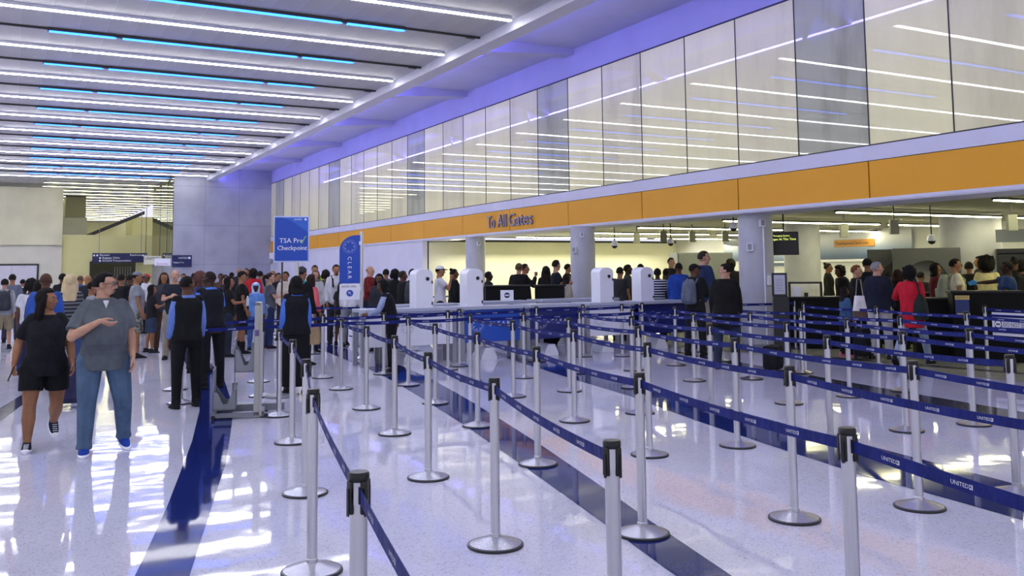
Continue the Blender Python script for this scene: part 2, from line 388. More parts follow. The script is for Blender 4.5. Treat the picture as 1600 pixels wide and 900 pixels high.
# ------------------------------------------------------------------ ceiling strip lights
def strip_light(x0, x1, y, z, wd, lamp, label, group, depth=.09):
    t = thing('ceiling_light', label, 'ceiling light', ((x0 + x1) / 2, y, z), 0, group)
    L = (x1 - x0) / 2
    a = MB(); a.box((-L, -wd / 2, 0), (L, wd / 2, .02)); a.ball((L, 0, .01), (wd / 2, wd / 2, .01), 10, 5); a.build('diffuser', lamp, t)
    b = MB(); b.box((-L - .03, -wd / 2 - .015, .02), (L + .03, wd / 2 + .015, depth)); b.build('housing', WHITE if lamp is LAMPW else DARK, t)
    return t
yy = 17.15 - 3.545 * 5
k = 0
while yy < 57:
    strip_light(-16, 9.38, yy, 7.09, .09, LAMPW, 'long white ceiling strip light, %s full-width row counted from the camera end' % ORD[k], 'white strips of the hall ceiling'); k += 1
    y2 = yy + 1.8
    if y2 < 55:
        t = thing('light_track', 'thin dark track across the ceiling, %s one counted from the camera end' % ORD[k - 1], 'light track', (0, y2, 7.13), 0, 'dark ceiling tracks')
        tr = MB(); tr.box((-16, -.02, 0), (9.55, .02, .05)); tr.build('rail', DARK, t)
        for xx in (-3.8, 1.99, 6.2, 9.3):
            c = MB(); c.box((xx - .1, -.045, -.02), (xx + .1, .045, .03)); c.build('bracket', DARK, t)
        for (xa, xb, nm) in ((.56, 1.9, 'short left'), (2.08, 6.12, 'long middle'), (6.29, 7.6, 'short right')):
            strip_light(xa, xb, y2, 7.085, .12, LAMPB, '%s blue ceiling strip light on the %s dark track from the camera end' % (nm, ORD[k - 1]), 'blue strips of the hall ceiling')
    yy += 3.545
k = 0
while yy < 100:
    strip_light(-2 if yy > 66 else 1.5, 9.3, yy, 7.09, .09, LAMPF, 'warm ceiling strip light beyond the grey wall, %s row into the far hall' % ORD[k], 'warm strips of the far hall'); k += 1; yy += 2.6

# ------------------------------------------------------------------ far end of the hall
mb = MB(); mb.box((7.82, 53.6, 0), (W + .2, 62, 7.66)); struct(mb.build('wall_far', GREYW))
GL = mat('dark_glass', '3b3d30', .03, .0, spec=1.0)
mb = MB(); mb.box((7.78, 53.7, 2.6), (7.82, 62, 7.0)); mb.box((7.7, 53.6, 7.0), (7.82, 62, 7.18)); struct(mb.build('window_40', mat('side_glass', '6e7058', .02, .55)))
SHEET = m_wall('dust_sheet', 'dcd8bc', .55, .1, .7)
def bsh(): pass
mb = MB()
vs = []; n = 60
for i in range(n + 1):
    x = -14 + (2.62 + 14) * i / n; d = .06 * math.sin(i * 1.9) + .05 * math.sin(i * .83)
    vs += [(x, 61.6 + d, 3.5), (x, 61.6 + d * .6, 6.95)]
mb.add(vs, [(2 * i, 2 * i + 2, 2 * i + 3, 2 * i + 1) for i in range(n)])
tag(mb.build('dust_sheet', SHEET, smooth=True), 'wide translucent dust sheet hanging from the ceiling above the white wall', 'dust sheet')
mb = MB(); mb.box((-14, 61.8, 0), (2.62, 62.1, 3.6)); mb.box((-14, 61.9, 3.6), (2.6, 62.1, 6.95)); struct(mb.build('wall_left', m_wall('off_white_wall', 'd8d6c8')))
# white doors in the left wall
d = MB(); d.box((-1.6, 61.72, 0), (-.02, 61.79, 2.28)); d.box((.0, 61.72, 0), (1.3, 61.79, 2.28)); dd = struct(d.build('door_1', WPAINT))
e = MB(); e.box((-1.7, 61.7, 2.28), (1.42, 61.8, 2.38)); e.box((1.32, 61.7, 0), (1.42, 61.8, 2.3)); e.build('door_frame', DARK, dd)
YEL = m_wall('yellow_lit_wall', 'd8d49a', .7, .03)
mb = MB(); mb.box((2.62, 62, 0), (4.3, 62.3, 4.15)); mb.box((4.3, 62, 2.55), (7.8, 62.3, 4.15)); mb.box((6.9, 62.3, 0), (7.9, 62.6, 2.5)); struct(mb.build('wall_far', YEL))
mb = MB(); mb.box((4.2, 61.95, 0), (4.3, 62.1, 2.5)); mb.box((4.2, 61.95, 2.42), (6.9, 62.1, 2.5)); struct(mb.build('trim_6', DARK))
mb = MB(); mb.box((-14, 104, 0), (14, 104.3, 7.2)); struct(mb.build('wall_back', YEL))
mb = MB(); mb.box((3.0, 70, 4.1), (4.5, 74, 5.7), 0); mb.box((3.1, 69.9, 5.7), (4.4, 74, 7.1), 1); struct(mb.build('wall_left', [m_wall('pale_block', 'b4b6a8'), m_wall('drab_block', '8a876c')]))
mb = MB(); mb.box((7.6, 72, 3), (10.5, 76, 5.9)); struct(mb.build('wall_right', YEL))
mb = MB(); mb.M = None
mb.add([(4.2, 68, 4.1), (4.2, 68, 4.35), (8.0, 68, 6.1), (8.0, 68, 5.85), (4.2, 68.4, 4.1), (4.2, 68.4, 4.35), (8.0, 68.4, 6.1), (8.0, 68.4, 5.85)], [(0, 3, 2, 1), (4, 5, 6, 7), (0, 1, 5, 4), (1, 2, 6, 5), (2, 3, 7, 6), (3, 0, 4, 7)])
esc = mb.build('escalator_truss', DARK); cc = MB(); cc.box((7.2, 68.05, 0), (7.5, 68.35, 5.7)); cc.build('support_column', YEL, esc)
tag(esc, 'dark slanted escalator rising beyond the yellow-lit wall', 'escalator')
# far doorway interior
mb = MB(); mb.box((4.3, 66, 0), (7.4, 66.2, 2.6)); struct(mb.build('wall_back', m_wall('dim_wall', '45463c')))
for i in range(7):
    x = 5.9 + i * .16
    mb = MB(); mb.box((x, 65.2, .3), (x + .05, 65.25, 2.2)); tag(mb.build('partition_post', GREYD), 'slim light post in the far doorway under the departures sign', 'post', 'posts in the far doorway')
# signs at the far end
NAVY = mat('sign_navy', '141b52', .5)
def board(name, label, c, wd, ht, right, mats, th=.05, cat='sign'):
    t = thing(name, label, cat, c, 0)
    rt = V(right).normalized(); M = frame((0, 0, 0), rt, (0, 0, 1)); z = rt.cross(V((0, 0, 1)))
    b = MB(); b.M = M; b.box((-wd / 2, -ht / 2, -th), (wd / 2, ht / 2, 0)); b.build('board', mats[0], t)
    return t, M
RX = (1, 0, 0)
t, M = board('wayfinding_sign', 'long navy wayfinding sign hanging over the far doorway', (5.78, 60.5, 2.7), 3.1, .58, RX, [NAVY])
b = MB(); b.M = M
b.text('Elevator', .17, Matrix.Translation((-1.15, .12, .006))); b.text('Baggage Claim', .17, Matrix.Translation((-1.0, -.05, .006))); b.text('Ground Transportation', .17, Matrix.Translation((-1.0, -.22, .006)))
b.text('Restrooms', .17, Matrix.Translation((.55, .12, .006)))
for x, y in ((-1.45, .15), (-1.28, .15), (-1.12, -.01), (-1.12, -.18), (1.32, .15), (1.46, .15)): b.box((x - .05, y - .05, .004), (x + .05, y + .05, .008))
b.build('lettering', WHT, t)
b = MB(); b.M = M; b.box((-1.2, .29, -.03), (-1.17, 4.48, -.01)); b.box((1.17, .29, -.03), (1.2, 4.48, -.01)); b.build('hanger', GREYD, t)
t, M = board('airline_sign', 'small navy airline sign at the corner of the grey wall', (8.3, 53.54, 2.39), 1.05, .66, RX, [NAVY])
b = MB(); b.M = M; b.text('UNITED', .14, Matrix.Translation((-.2, .13, .006))); b.box((.33, .12, .004), (.45, .24, .008)); b.text('Baggage Drop', .1, Matrix.Translation((-.45, -.1, .006))); b.build('lettering', WHT, t)
t, M = board('economy_sign', 'small white sign with magenta lettering left of the navy airline sign', (6.6, 48.5, 2.28), .75, .36, RX, [WHITE])
b = MB(); b.M = M; b.text('Economy', .14, Matrix.Translation((-.28, -.13, .006))); b.build('lettering', mat('magenta_print', 'a03a9c', .5), t)
b = MB(); b.M = M; b.box((-.02, -2.28, -.04), (.02, -.18, -.01)); b.build('pole', GREYD, t)
t, M = board('airline_counter_sign', 'cream wall sign with dark airline name beside the side glass', (7.2, 57, 2.5), .95, .5, RX, [CREAM])
b = MB(); b.M = M; b.text('UNITED', .22, Matrix.Translation((-.43, .02, .006))); b.box((-.4, .25, -.03), (-.37, 4.68, -.01)); b.box((.37, .25, -.03), (.4, 4.68, -.01)); b.build('lettering', INK, t)

# ------------------------------------------------------------------ checkpoint interior
CZ = 2.93
mb = MB(); mb.box((W + .2, -12, CZ), (W + 34, 31.3, CZ + .2)); struct(mb.build('ceiling', m_wall('drab_ceiling', '8c8c84', .7)))
mb = MB(); mb.box((W + .2, 31.1, 0), (26, 31.4, 2.78)); struct(mb.build('wall_back', CREAM))
mb = MB(); mb.box((W + .2, 31.05, 2.76), (26, 31.12, 2.84)); struct(mb.build('trim_7', DARK))
mb = MB(); mb.box((25, -8, 0), (25.3, 24.2, CZ)); struct(mb.build('wall_right', m_wall('pale_wall', 'd6d6dc')))
rr = 0
for i, y in enumerate((6.5, 10.05, 13.6, 17.1, 20.6, 24.1, 27.6)):
    for j, (xa, xb) in enumerate(((15.3, 20.8), (21.25, 24.9))):
        strip_light(xa, xb, y, 2.80, .1, LAMPY, 'warm strip light under the checkpoint ceiling, %s row from the camera, %s half' % (ORD[i], ('near', 'far')[j]), 'strips of the checkpoint ceiling', .06)
# columns
def column(x, y, r, h, label, box=None):
    t = thing('round_column', label, 'column', (x, y, 0))
    c = MB(); c.lathe([(r, 0), (r, h)], 40); c.build('shaft', CONC, t, True)
    c = MB(); c.lathe([(r + .012, 0), (r + .012, .1)], 40); c.build('base_ring', GREYD, t, True)
    if box:
        for (ang, z, s) in box:
            c = MB(); c.M = Matrix.Rotation(R(ang), 4, 'Z'); c.box((r - .01, -s / 2, z), (r + .07, s / 2, z + s * 1.3), bev=.01); c.build('wall_box', WHITE, t)
            c = MB(); c.M = Matrix.Rotation(R(ang), 4, 'Z'); c.box((r + .07, -s / 2 + .02, z + .03), (r + .075, s / 2 - .02, z + s * 1.2)); c.build('cover', GREYP, t)
    return t
t = column(13.684,14.370, .355, 2.8, 'nearest round grey column under the orange band', [(-150, 2.0, .13), (-112, 2.5, .12)])
c = MB(); c.M = Matrix.Rotation(R(-108), 4, 'Z'); c.tube([(.37, 0, .1), (.37, 0, 2.55)], .018, 8); c.build('conduit', WHITE, t)
c = MB(); c.M = Matrix.Rotation(R(-92), 4, 'Z'); c.box((.345, -.06, 1.3), (.42, .06, 1.5), bev=.01); c.build('switch_plate', WHITE, t)
column(13.191,20.244, .325, 2.8, 'middle round grey column behind the third kiosk', [(-160, 2.1, .12), (-125, 2.5, .1)])
column(13.519,27.270, .325, 2.8, 'farthest round grey column behind the second kiosk', [(-100, 2.5, .1)])
column(19.780,18.931, .5, CZ, 'yellow-lit round column beyond the hanging monitor')
column(21.250,14.696, .71, CZ, 'widest round column at the right of the checkpoint')
# advertising wall
def bgrad(m, n, l, b):
    s = n.new('ShaderNodeSeparateXYZ'); l.new(objtex(n, l, (1, 1, 1)), s.inputs[0])
    l.new(ramp(n, l, s.outputs[2], [(.0, hexc('3a4f78')), (.12, hexc('4a6088')), (.3, hexc('7d8fb4')), (.55, hexc('b9bfd6')), (.7, hexc('d0d2e2'))]), b.inputs['Base Color'])
AD = mat('ad_sky', '7d8fb4', .4, build=bgrad)
t = thing('advert_board', 'wide advertisement with a blue sky and an orange plate on the far wall', 'advertisement', (24.93, 21, 1.93))
b = MB(); b.box((-.02, -1.75, 0), (.02, 2.2, .9)); b.build('picture', AD, t)
b = MB(); b.box((-.04, -2.3, -.08), (.05, 2.35, 0)); b.build('white_border', WHITE, t)
b = MB(); b.box((-.05, -.35, .42), (-.02, 1.35, .66), bev=.01); pl = b.build('orange_plate', mat('ad_orange', 'c98d3a', .5), t)
b = MB(); b.text('TheExplorerCard.com', .15, frame((-.056, 1.26, .49), (0, -1, 0), (0, 0, 1))); b.build('lettering', INK, pl)
t = thing('advert_board', 'blue aeroplane-wing advertisement left of the nearest column', 'advertisement', (24.93, 27.2, 1.95))
mb = MB(); mb.box((25, 24.2, 0), (25.3, 31.3, CZ)); struct(mb.build('wall_right', MATS['pale_wall']))
b = MB(); b.box((-.02, -1.6, 0), (.02, .75, .95)); b.build('picture', AD, t)
b = MB(); b.prism([(0, 0)] * 0 or [(-.1, 0), (.1, 0), (.1, .1)], 0, .01); b = MB()
b.add([(-.03, .75, .95), (-.03, -1.6, .95), (-.03, -1.6, .7), (-.03, -.6, .55), (-.03, .3, .6), (-.03, .75, .68)], [(0, 1, 2, 3, 4, 5)]); b.build('wing_shape', mat('ad_dark', '232c3a', .4), t)
t = thing('advert_board', 'narrow blue advertisement strip seen under the hanging monitor', 'advertisement', (24.93, 25.2, 1.75))
b = MB(); b.box((-.02, -.6, 0), (.02, .6, .9)); b.build('picture', AD, t)
b = MB(); b.box((-.04, -.6, .1), (.0, .6, .16)); b.build('white_border', WHITE, t)
# grey cabinets at the rear
for i, (px0, wd, nm) in enumerate(((0, .9, 'left'), (.95, .95, 'right'))):
    t = thing('tall_cabinet', '%s of the two tall grey cabinets at the rear of the checkpoint' % nm, 'cabinet', (17.820,22.290, 0), R(-12))
    b = MB(); b.box((px0, -.3, 0), (px0 + wd, .3, 2.15), bev=.01); b.build('body', GREYD, t)
    b = MB(); b.box((px0 + .03, -.33, .1), (px0 + wd - .03, -.3, 2.1)); dr = b.build('door', mat('cabinet_door', '74787c', .5), t)
    b = MB(); b.box((px0 + wd - .12, -.36, 1.0), (px0 + wd - .09, -.33, 1.2)); b.build('handle', DARK, dr)
# scanner portals at the back right
for i, (px, D, wd) in enumerate(((1405, 24, 1.1), (1440, 22.5, .9))):
    pass
def arch(x, y, rz, wd, label):
    t = thing('body_scanner', label, 'scanner', (x, y, 0), rz)
    n = 12; o = [(-wd / 2 - .3, 0), (-wd / 2 - .3, 2.1), (wd / 2 + .3, 2.1), (wd / 2 + .3, 0), (wd / 2, 0)]
    o += [(wd / 2 * math.cos(math.pi * k / n), 1.35 + .45 * math.sin(math.pi * k / n)) for k in range(n + 1)] + [(-wd / 2, 0)]
    b = MB(); b.prism(o, -.35, .35); b.build('arch_housing', mat('scanner_grey', '4a4c50', .45), t)
    b = MB(); b.box((-wd / 2, .3, 1.0), (wd / 2, .36, 1.8)); b.build('back_screen', mat('scanner_pale', 'b4b6ba', .4), t)
    return t
arch(20.106,15.893, R(-50), 1.0, 'grey arched body scanner, left one beneath the dome camera')
arch(19.703,14.856, R(-50), .9, 'grey arched body scanner, right one next to the widest column')
t = thing('x_ray_scanner', 'dark x-ray machine housing at the far right behind the travellers', 'scanner', (21.267,12.971, 0), R(-55))
b = MB(); b.box((-.9, -.5, 0), (.9, .5, 1.95), bev=.03); b.box((-.9, -.52, 1.95), (.9, .52, 2.05)); b.build('housing', mat('scanner_dark', '24262c', .4), t)
b = MB(); b.box((-.9, -.56, 2.2), (.3, -.5, 2.5)); b.build('lane_panel', GREYD, t)
# lane indicator boxes
for i, (px, D, z, nm) in enumerate(((996, 26, 2.4, 'first'), (1038, 25, 2.4, 'second'), (1083, 26, 2.42, 'third'), (1135, 26, 2.42, 'fourth'), (1321, 20, 2.31, 'fifth'), (1400, 19, 2.33, 'sixth'), (1585, 17, 2.3, 'seventh'))):
    x, y = LANE[i] if False else (0, 0)
LANES = [(15.650,21.187, 2.4), (15.695,20.019, 2.4), (17.043,20.427, 2.42), (17.875,19.972, 2.42), (16.040,14.112, 2.31), (16.162,12.901, 2.33), (16.397,10.485, 2.3)]
for (x, y, z), nm in zip(LANES, ORD):
    t = thing('lane_indicator', 'small dark box hanging from the checkpoint ceiling, %s from the left' % nm, 'indicator', (x, y, z), R(-30), 'lane indicators')
    b = MB(); b.box((-.09, -.05, 0), (.09, .05, .3), bev=.008); b.build('box', mat('lane_box', '85867a', .5), t)
    b = MB(); b.box((-.012, -.012, .3), (.012, .012, CZ - z)); b.build('rod', DARK, t)
for (x, y, z, lab) in ((13.929,19.840, 2.3, 'dome camera right of the middle column'), (15.230,19.130, 2.35, 'dome camera above the grey cabinets'), (16.841,12.530, 2.2, 'dome camera left of the widest column'), (13.910,15.275, 2.55, 'dome camera just left of the nearest column')):
    t = thing('dome_camera', lab + ' hanging on a rod', 'camera', (x, y, z))
    b = MB(); b.lathe([(.02, .12), (.07, .1), (.095, 0), (.09, -.02)], 18); b.build('shell', WHITE, t, True)
    b = MB(); b.ball((0, 0, -.01), (.08, .08, .08)); b.build('dome', BLACKP, t, True)
    b = MB(); b.tube([(0, 0, .12), (0, 0, CZ - z)], .015, 8); b.build('rod', DARK, t)
t = thing('dome_camera', 'white wall camera at the left end of the orange band', 'camera', (12.95, 52.2, 2.45))
b = MB(); b.box((-.12, -.1, 0), (.3, .1, .35), bev=.02); b.build('bracket', WHITE, t)
b = MB(); b.ball((-.05, 0, -.1), .17); b.build('dome', GREYP, t, True)
# hanging monitor
t = thing('hanging_monitor', 'black hanging monitor showing two lines of yellow text', 'monitor', (14.609,14.436, 1.93), R(-45))
b = MB(); b.box((-.42, 0, 0), (.27, .1, .5), bev=.01); b.build('screen_case', BLACKP, t)
b = MB(); b.box((-.05, .03, .5), (-.02, .06, CZ - 1.93)); b.build('mount', DARK, t)
YT = mat('screen_text', 'e0f070', .5, emit='e0f070', es=1.1)
b = MB(); b.text('Mass Messaging System', .05, frame((-.38, -.004, .40), (1, 0, 0), (0, 0, 1))); b.text('Messages At This Time', .066, frame((-.40, -.004, .32), (1, 0, 0), (0, 0, 1))); b.build('screen_text', YT, t)

# ------------------------------------------------------------------ barrier posts
POST = {}
def post_meshes():
    b = MB(); b.lathe([(.168, 0), (.17, .006), (.168, .014), (.16, .019)], 40, mi=1); b.lathe([(.164, .017), (.11, .032), (.045, .052), (.036, .056)], 40, mi=0)
    POST['base'] = b
    b = MB(); b.lathe([(.033, .05), (.033, .075), (.029, .078), (.029, .90)], 20); b.lathe([(.031, .895), (.031, .972)], 20); POST['pole'] = b
    b = MB(); b.lathe([(.0325, .968), (.035, .972), (.035, .992), (.031, .998)], 24)
    for a in range(4):
        b.M = Matrix.Rotation(R(90 * a + 14), 4, 'Z'); b.box((.024, -.0125, .868), (.040, .0125, .972), bev=.004); b.box((.0395, -.006, .862), (.043, .006, .95))
    b.M = None; POST['head'] = b
post_meshes()
PM = {}
def post(x, y, label):
    t = thing('stanchion', label, 'stanchion', (x, y, 0), 0, 'belt barrier posts')
    for nm, mm, sm in (('base', [STEELB, DARK], True), ('pole', STEEL, True), ('head', BLACKP, True)):
        if nm not in PM: PM[nm] = POST[nm].build(nm, mm, t, sm).data
        else:
            o = bpy.data.objects.new(nm, PM[nm]); COL.objects.link(o); o.parent = t
    return t
def united(size):
    vs, fs = text_data('UNITED', 'LEFT', 0, 1)
    mx = max(v[0] for v in vs)
    vs = [(v[0] * 1.15, v[1], 0) for v in vs]; fs = list(fs); mx *= 1.15
    x0 = mx + .12; s = .78
    def quad(a, b, c, d):
        n = len(vs); vs.extend([(x0 + p[0] * s, -.05 + p[1] * s, 0) for p in (a, b, c, d)]); fs.append((n, n + 1, n + 2, n + 3))
    quad((0, .82), (.55, .82), (.45, 1), (0, 1)); quad((.75, 0), (1, 0), (1, 1), (.6, 1)); quad((0, .5), (.4, .55), (.3, .7), (0, .62)); quad((0, 0), (.6, 0), (.55, .3), (0, .35))
    return [(v[0] * size, v[1] * size) for v in vs], fs, (x0 + s) * size
UV, UF, UW = united(.021)
def belt(parent, a, b, sag=.02):
    a = V((a[0], a[1], 0)); b = V((b[0], b[1], 0)); d = (b - a); L = d.length; d.normalize(); nrm = V((-d.y, d.x, 0))
    o = a; off = .036; L2 = L - 2 * off
    def P(s, h, side):
        u = s / L2; z = .928 - sag * 4 * u * (1 - u)
        return d * (off + s) + nrm * side + V((0, 0, z + h))
    mb = MB(); n = 10; vs = []
    for i in range(n + 1):
        for h, sd in ((-.024, -.001), (.024, -.001), (.024, .001), (-.024, .001)): vs.append(P(L2 * i / n, h, sd))
    fs = []
    for i in range(n):
        for k in range(4): fs.append((i * 4 + k, i * 4 + (k + 1) % 4, i * 4 + 4 + (k + 1) % 4, i * 4 + 4 + k))
    mb.add(vs, fs, 0)
    s = .18
    while s + UW < L2 - .05:
        mb.add([P(s + x, y - .008, -.0022) for x, y in UV], UF, 1)
        mb.add([P(s + UW - x, y - .008, .0022) for x, y in UV], UF, 1)
        s += .37
    mb.box(tuple(P(-.002, -.027, 0) - V((.005, .005, 0))), tuple(P(-.002, .027, 0) + V((.005, .005, 0))), 2)
    mb.build('belt', [BELT, BELTW, BLACKP], parent)
CH = [
 [(.60, .84), (1.016, 2.918), (1.507, 5.10), (1.98, 6.89), (2.448, 8.99), (2.769, 10.74)],
 [(2.035, 2.943), (2.606, 5.013), (2.981, 6.89), (3.479, 8.9), (3.821, 10.709), (4.149, 12.69)],
 [(2.45, .5), (2.999, 2.664), (3.508, 4.755), (3.986, 6.871), (4.415, 8.878), (4.718, 10.678), (5.134, 12.589)],
 [(4.02, 2.4), (4.568, 4.522), (5.03, 6.688), (5.456, 8.593), (5.827, 10.66), (6.121, 12.547)],
 [(5.0, 2.15), (5.517, 4.301), (5.976, 6.598), (6.387, 8.66), (6.732, 10.721), (6.996, 12.447)],
 [(6.45, 4.2), (6.93, 6.356), (7.3, 8.481), (7.677, 10.565), (8.072, 12.52)],
 [(7.5, 4.15), (7.954, 6.309), (8.356, 8.295), (8.893, 10.693), (9.016, 12.37)],
 [(8.4, 4.05), (8.84, 6.184), (9.451, 8.326), (9.749, 10.409), (10.075, 12.592)],
 [(9.95, 6.1), (10.467, 8.33), (10.97, 10.58), (11.2, 12.75)],
 [(11.6, 6.35), (12.1, 8.5), (12.75, 10.6), (13.05, 12.5)]]
LN = ['leftmost', 'second', 'third', 'fourth', 'fifth', 'sixth', 'seventh', 'eighth', 'ninth', 'tenth']
for ci, ch in enumerate(CH):
    prev = None; objs = []
    for k, (x, y) in enumerate(ch):
        objs.append(post(x, y, 'steel belt stanchion, %s from the camera in the %s queue line%s' % (ORD[k], LN[ci], ' from the left' if ci else '')))
    for k in range(len(ch) - 1, 0, -1): belt(objs[k], ch[k], ch[k - 1])
def row(pts, nm, links=None):
    objs = []
    for k, q in enumerate(pts):
        objs.append(post(*q, 'steel belt stanchion, %s from the left in the %s' % (ORD[k], nm)))
    for k in range(len(pts) - 1):
        if links is None or k in links: belt(objs[k], pts[k], pts[k + 1], .012)
    return objs
# cross row joining the ends of the queue lines
ends = [(1.95, 12.46), (3.0, 12.56)]
e = row(ends, 'cross belt left of the bag sizer', [0])
belt(e[1], ends[1], CH[1][-1], .012)
for k in range(1, 7):
    a, b = CH[k][-1], CH[k + 1][-1]
    par = [o for o in COL.objects if o.name.startswith('stanchion') and o.type == 'EMPTY' and abs(o.location.x - a[0]) < .01 and abs(o.location.y - a[1]) < .01][0]
    belt(par, a, b, .012)
row([(2.1, 13.95), (3.355, 14.232), (4.349, 14.218), (5.342, 14.139), (6.494, 14.166), (8.439, 14.533), (10.304, 14.485), (10.95, 14.7)], 'rearmost belt before the counters')
row([(5.663, 14.72), (6.906, 14.58)], 'short belt before the white counter')
row([(9.655, 14.85)], 'gap beside the second white counter')
row([(12.1, 14.4), (14.1, 13.75)], 'belt before the nearest column')
row([(5.453, 18.52), (7.3, 17.95)], 'belt left of the blue flag sign')
row([(6.3, 24.9), (7.9, 24.75), (8.25, 25.3), (9.9, 24.7), (11.5, 24.6)], 'farthest belt before the white wall', [0, 2, 3])
row([(5.1, 22.2), (7.93, 23.1)], 'loose pair behind the child', [])
dn = row([(14.75, 10.4), (14.3, 9.7), (14.0, 7.6)], 'do not enter board row', [1])
t = thing('do_not_enter_sign', 'white board reading DO NOT ENTER hung between two belt posts', 'sign', (14.28, 9.62, 0))
dv = V((14.0 - 14.28, 7.6 - 9.62, 0)).normalized(); nv = V((dv.y, -dv.x, 0))
MM = frame((0, 0, 0), dv, (0, 0, 1)); zz = dv.cross(V((0, 0, 1)))
b = MB(); b.M = MM; b.box((.06, .51, -.02), (1.9, .885, .0)); b.build('board', WHITE, t)
b = MB(); b.M = MM
b.box((.0, .81, .001), (2.0, .85, .012), 0); b.box((.0, .56, .001), (2.0, .60, .012), 0)
b.box((.115, .625, .001), (.245, .765, .004), 1)
n = 24; cx, cz = .18, .695
b.add([(cx + .058 * math.cos(2 * math.pi * i / n), cz + .058 * math.sin(2 * math.pi * i / n), .0055) for i in range(n)], [tuple(range(n))], 2)
b.box((cx - .036, cz - .011, .006), (cx + .036, cz + .011, .008), 1)
b.text('DO NOT ENTER', .1, Matrix.Translation((.275, .66, .004)) @ Matrix.Diagonal((.78, 1, 1, 1)), 1)
b.build('printing', [BELT, INK, WHT], t)

# ------------------------------------------------------------------ counters and kiosks
def ringdots(b, cx, cz, r, y, mi, s=.009):
    k = 0
    for j, (rr, n) in enumerate(((r * .62, 14), (r * .8, 18), (r, 22))):
        for i in range(n):
            if j == 0 and i % 2: continue
            a = 2 * math.pi * (i + .5 * j) / n; q = s * (1.2 - .25 * j)
            x, z = cx + rr * math.cos(a), cz + rr * math.sin(a)
            b.add([(x - q, y, z), (x, y, z - q), (x + q, y, z), (x, y, z + q)], [(0, 1, 2, 3)], mi)
LT = mat('counter_top', 'a9b0c4', .35)
def counter(x0, x1, Y, pm, inkm, label, top=1.0, logo=True, zb=.34):
    t = thing('service_counter', label, 'counter', (x0, Y, 0)); L = x1 - x0
    b = MB(); b.box((.02, 0, zb), (L - .02, .03, top - .07)); p = b.build('front_panel', pm, t)
    if logo:
        b = MB(); ringdots(b, L * .24, .66, .13, -.003, 0); b.build('ring_logo', inkm, p)
        b = MB(); b.text('C L E A R', .115, frame((L * .42, -.004, .63), (1, 0, 0), (0, 0, 1))); b.build('lettering', inkm, p)
    b = MB(); b.box((-.02, -.08, top - .06), (L + .02, .62, top), bev=.008); b.build('worktop', LT, t)
    for xx in (-.05, L - .03):
        for ya in (0, .44):
            b = MB(); b.box((xx, ya, 0), (xx + .08, ya + .06, top - .06)); b.build('leg', GREYP, t)
    b = MB(); b.prism([(L * .35, 0), (L * .35, .05), (L * .42, .22), (L * .55, .22), (L * .62, .05), (L * .62, 0)], .1, .5); b.build('foot', WHITE, t)
    b = MB(); b.box((.05, .45, zb), (L - .05, .48, top - .1)); b.build('back_panel', pm, t)
    return t
Yc = 15.3
counter(5.42, 5.80, Yc, WHITE, GREYP, 'short white counter end by the leaning staff member', logo=False)
counter(5.93, 7.14, Yc, WHITE, mat('grey_print', '4c5166', .5), 'white counter with grey ring logo under the first kiosk')
counter(7.33, 8.53, Yc, BLUEM, WHT, 'bright blue counter with white ring logo under the second kiosk')
counter(8.72, 9.86, Yc, BLUED, WHT, 'dark navy counter with white ring logo between second and third kiosks')
counter(10.08, 11.15, Yc, WHITE, MATS['grey_print'], 'white counter with grey ring logo under the third kiosk')
counter(11.40, 12.55, Yc, BLUED, WHT, 'dark navy counter with ring logo at the right end of the row')
counter(8.35, 9.75, 16.9, BLUEM, WHT, 'blue counter of the rear row behind the second kiosk', 1.02, False)
counter(9.95, 11.9, 16.9, BLUEM, WHT, 'blue counter of the rear row left of the middle column', 1.03, False)
counter(6.5, 8.1, 16.9, BLUEM, WHT, 'blue counter of the rear row between the first two kiosks', 1.0, False)
def kiosk(x, label):
    t = thing('identity_kiosk', label, 'kiosk', (x, Yc + .1, 1.0))
    w2, h, r = .165, .70, .15; n = 10
    poly = [(-w2, 0), (w2, 0)]
    for i in range(n + 1): a = math.pi / 2 * i / n; poly.append((w2 - r + r * math.cos(a), h - r * .72 + r * .72 * math.sin(a)))
    for i in range(n + 1): a = math.pi / 2 + math.pi / 2 * i / n; poly.append((-w2 + r + r * math.cos(a), h - r * .72 + r * .72 * math.sin(a)))
    b = MB(); b.prism(poly, 0, .32); b.build('shell', WHITE, t, True)
    b = MB(); b.M = frame((.055, -.006, .52), (1, 0, 0), (0, 0, 1)); b.lathe([(.035, -.002), (.035, .006)], 20); cm = b.build('camera_ring', DARK, t)
    b = MB(); b.M = frame((.055, -.016, .52), (1, 0, 0), (0, 0, 1)); b.lathe([(.02, -.002), (.016, .006)], 16); b.build('lens', BLACKP, cm)
    for z in (.05, .43):
        b = MB(); b.box((.135, -.012, z), (.16, .004, z + .055), bev=.004); b.build('latch', BLACKP, t)
kiosk(6.60, 'white arched identity kiosk on the white counter, first from the left')
kiosk(7.62, 'white arched identity kiosk on the bright blue counter, second from the left')
kiosk(10.60, 'white arched identity kiosk on the right-hand white counter, third from the left')
kiosk(11.62, 'white arched identity kiosk on the right-end navy counter, fourth from the left')
t = thing('small_sign', 'small white sign with a blue round symbol on the rear counter', 'sign', (9.35, 17.35, 1.02), R(-25))
b = MB(); b.box((-.14, 0, 0), (.14, .02, .22)); b.build('board', WHITE, t)
b = MB(); b.M = frame((0, -.004, .11), (1, 0, 0), (0, 0, 1)); b.lathe([(.06, 0), (.06, .002)], 20); b.box((-.045, -.012, .002), (.045, .012, .004), 1); b.build('symbol', [INK, WHT], t)

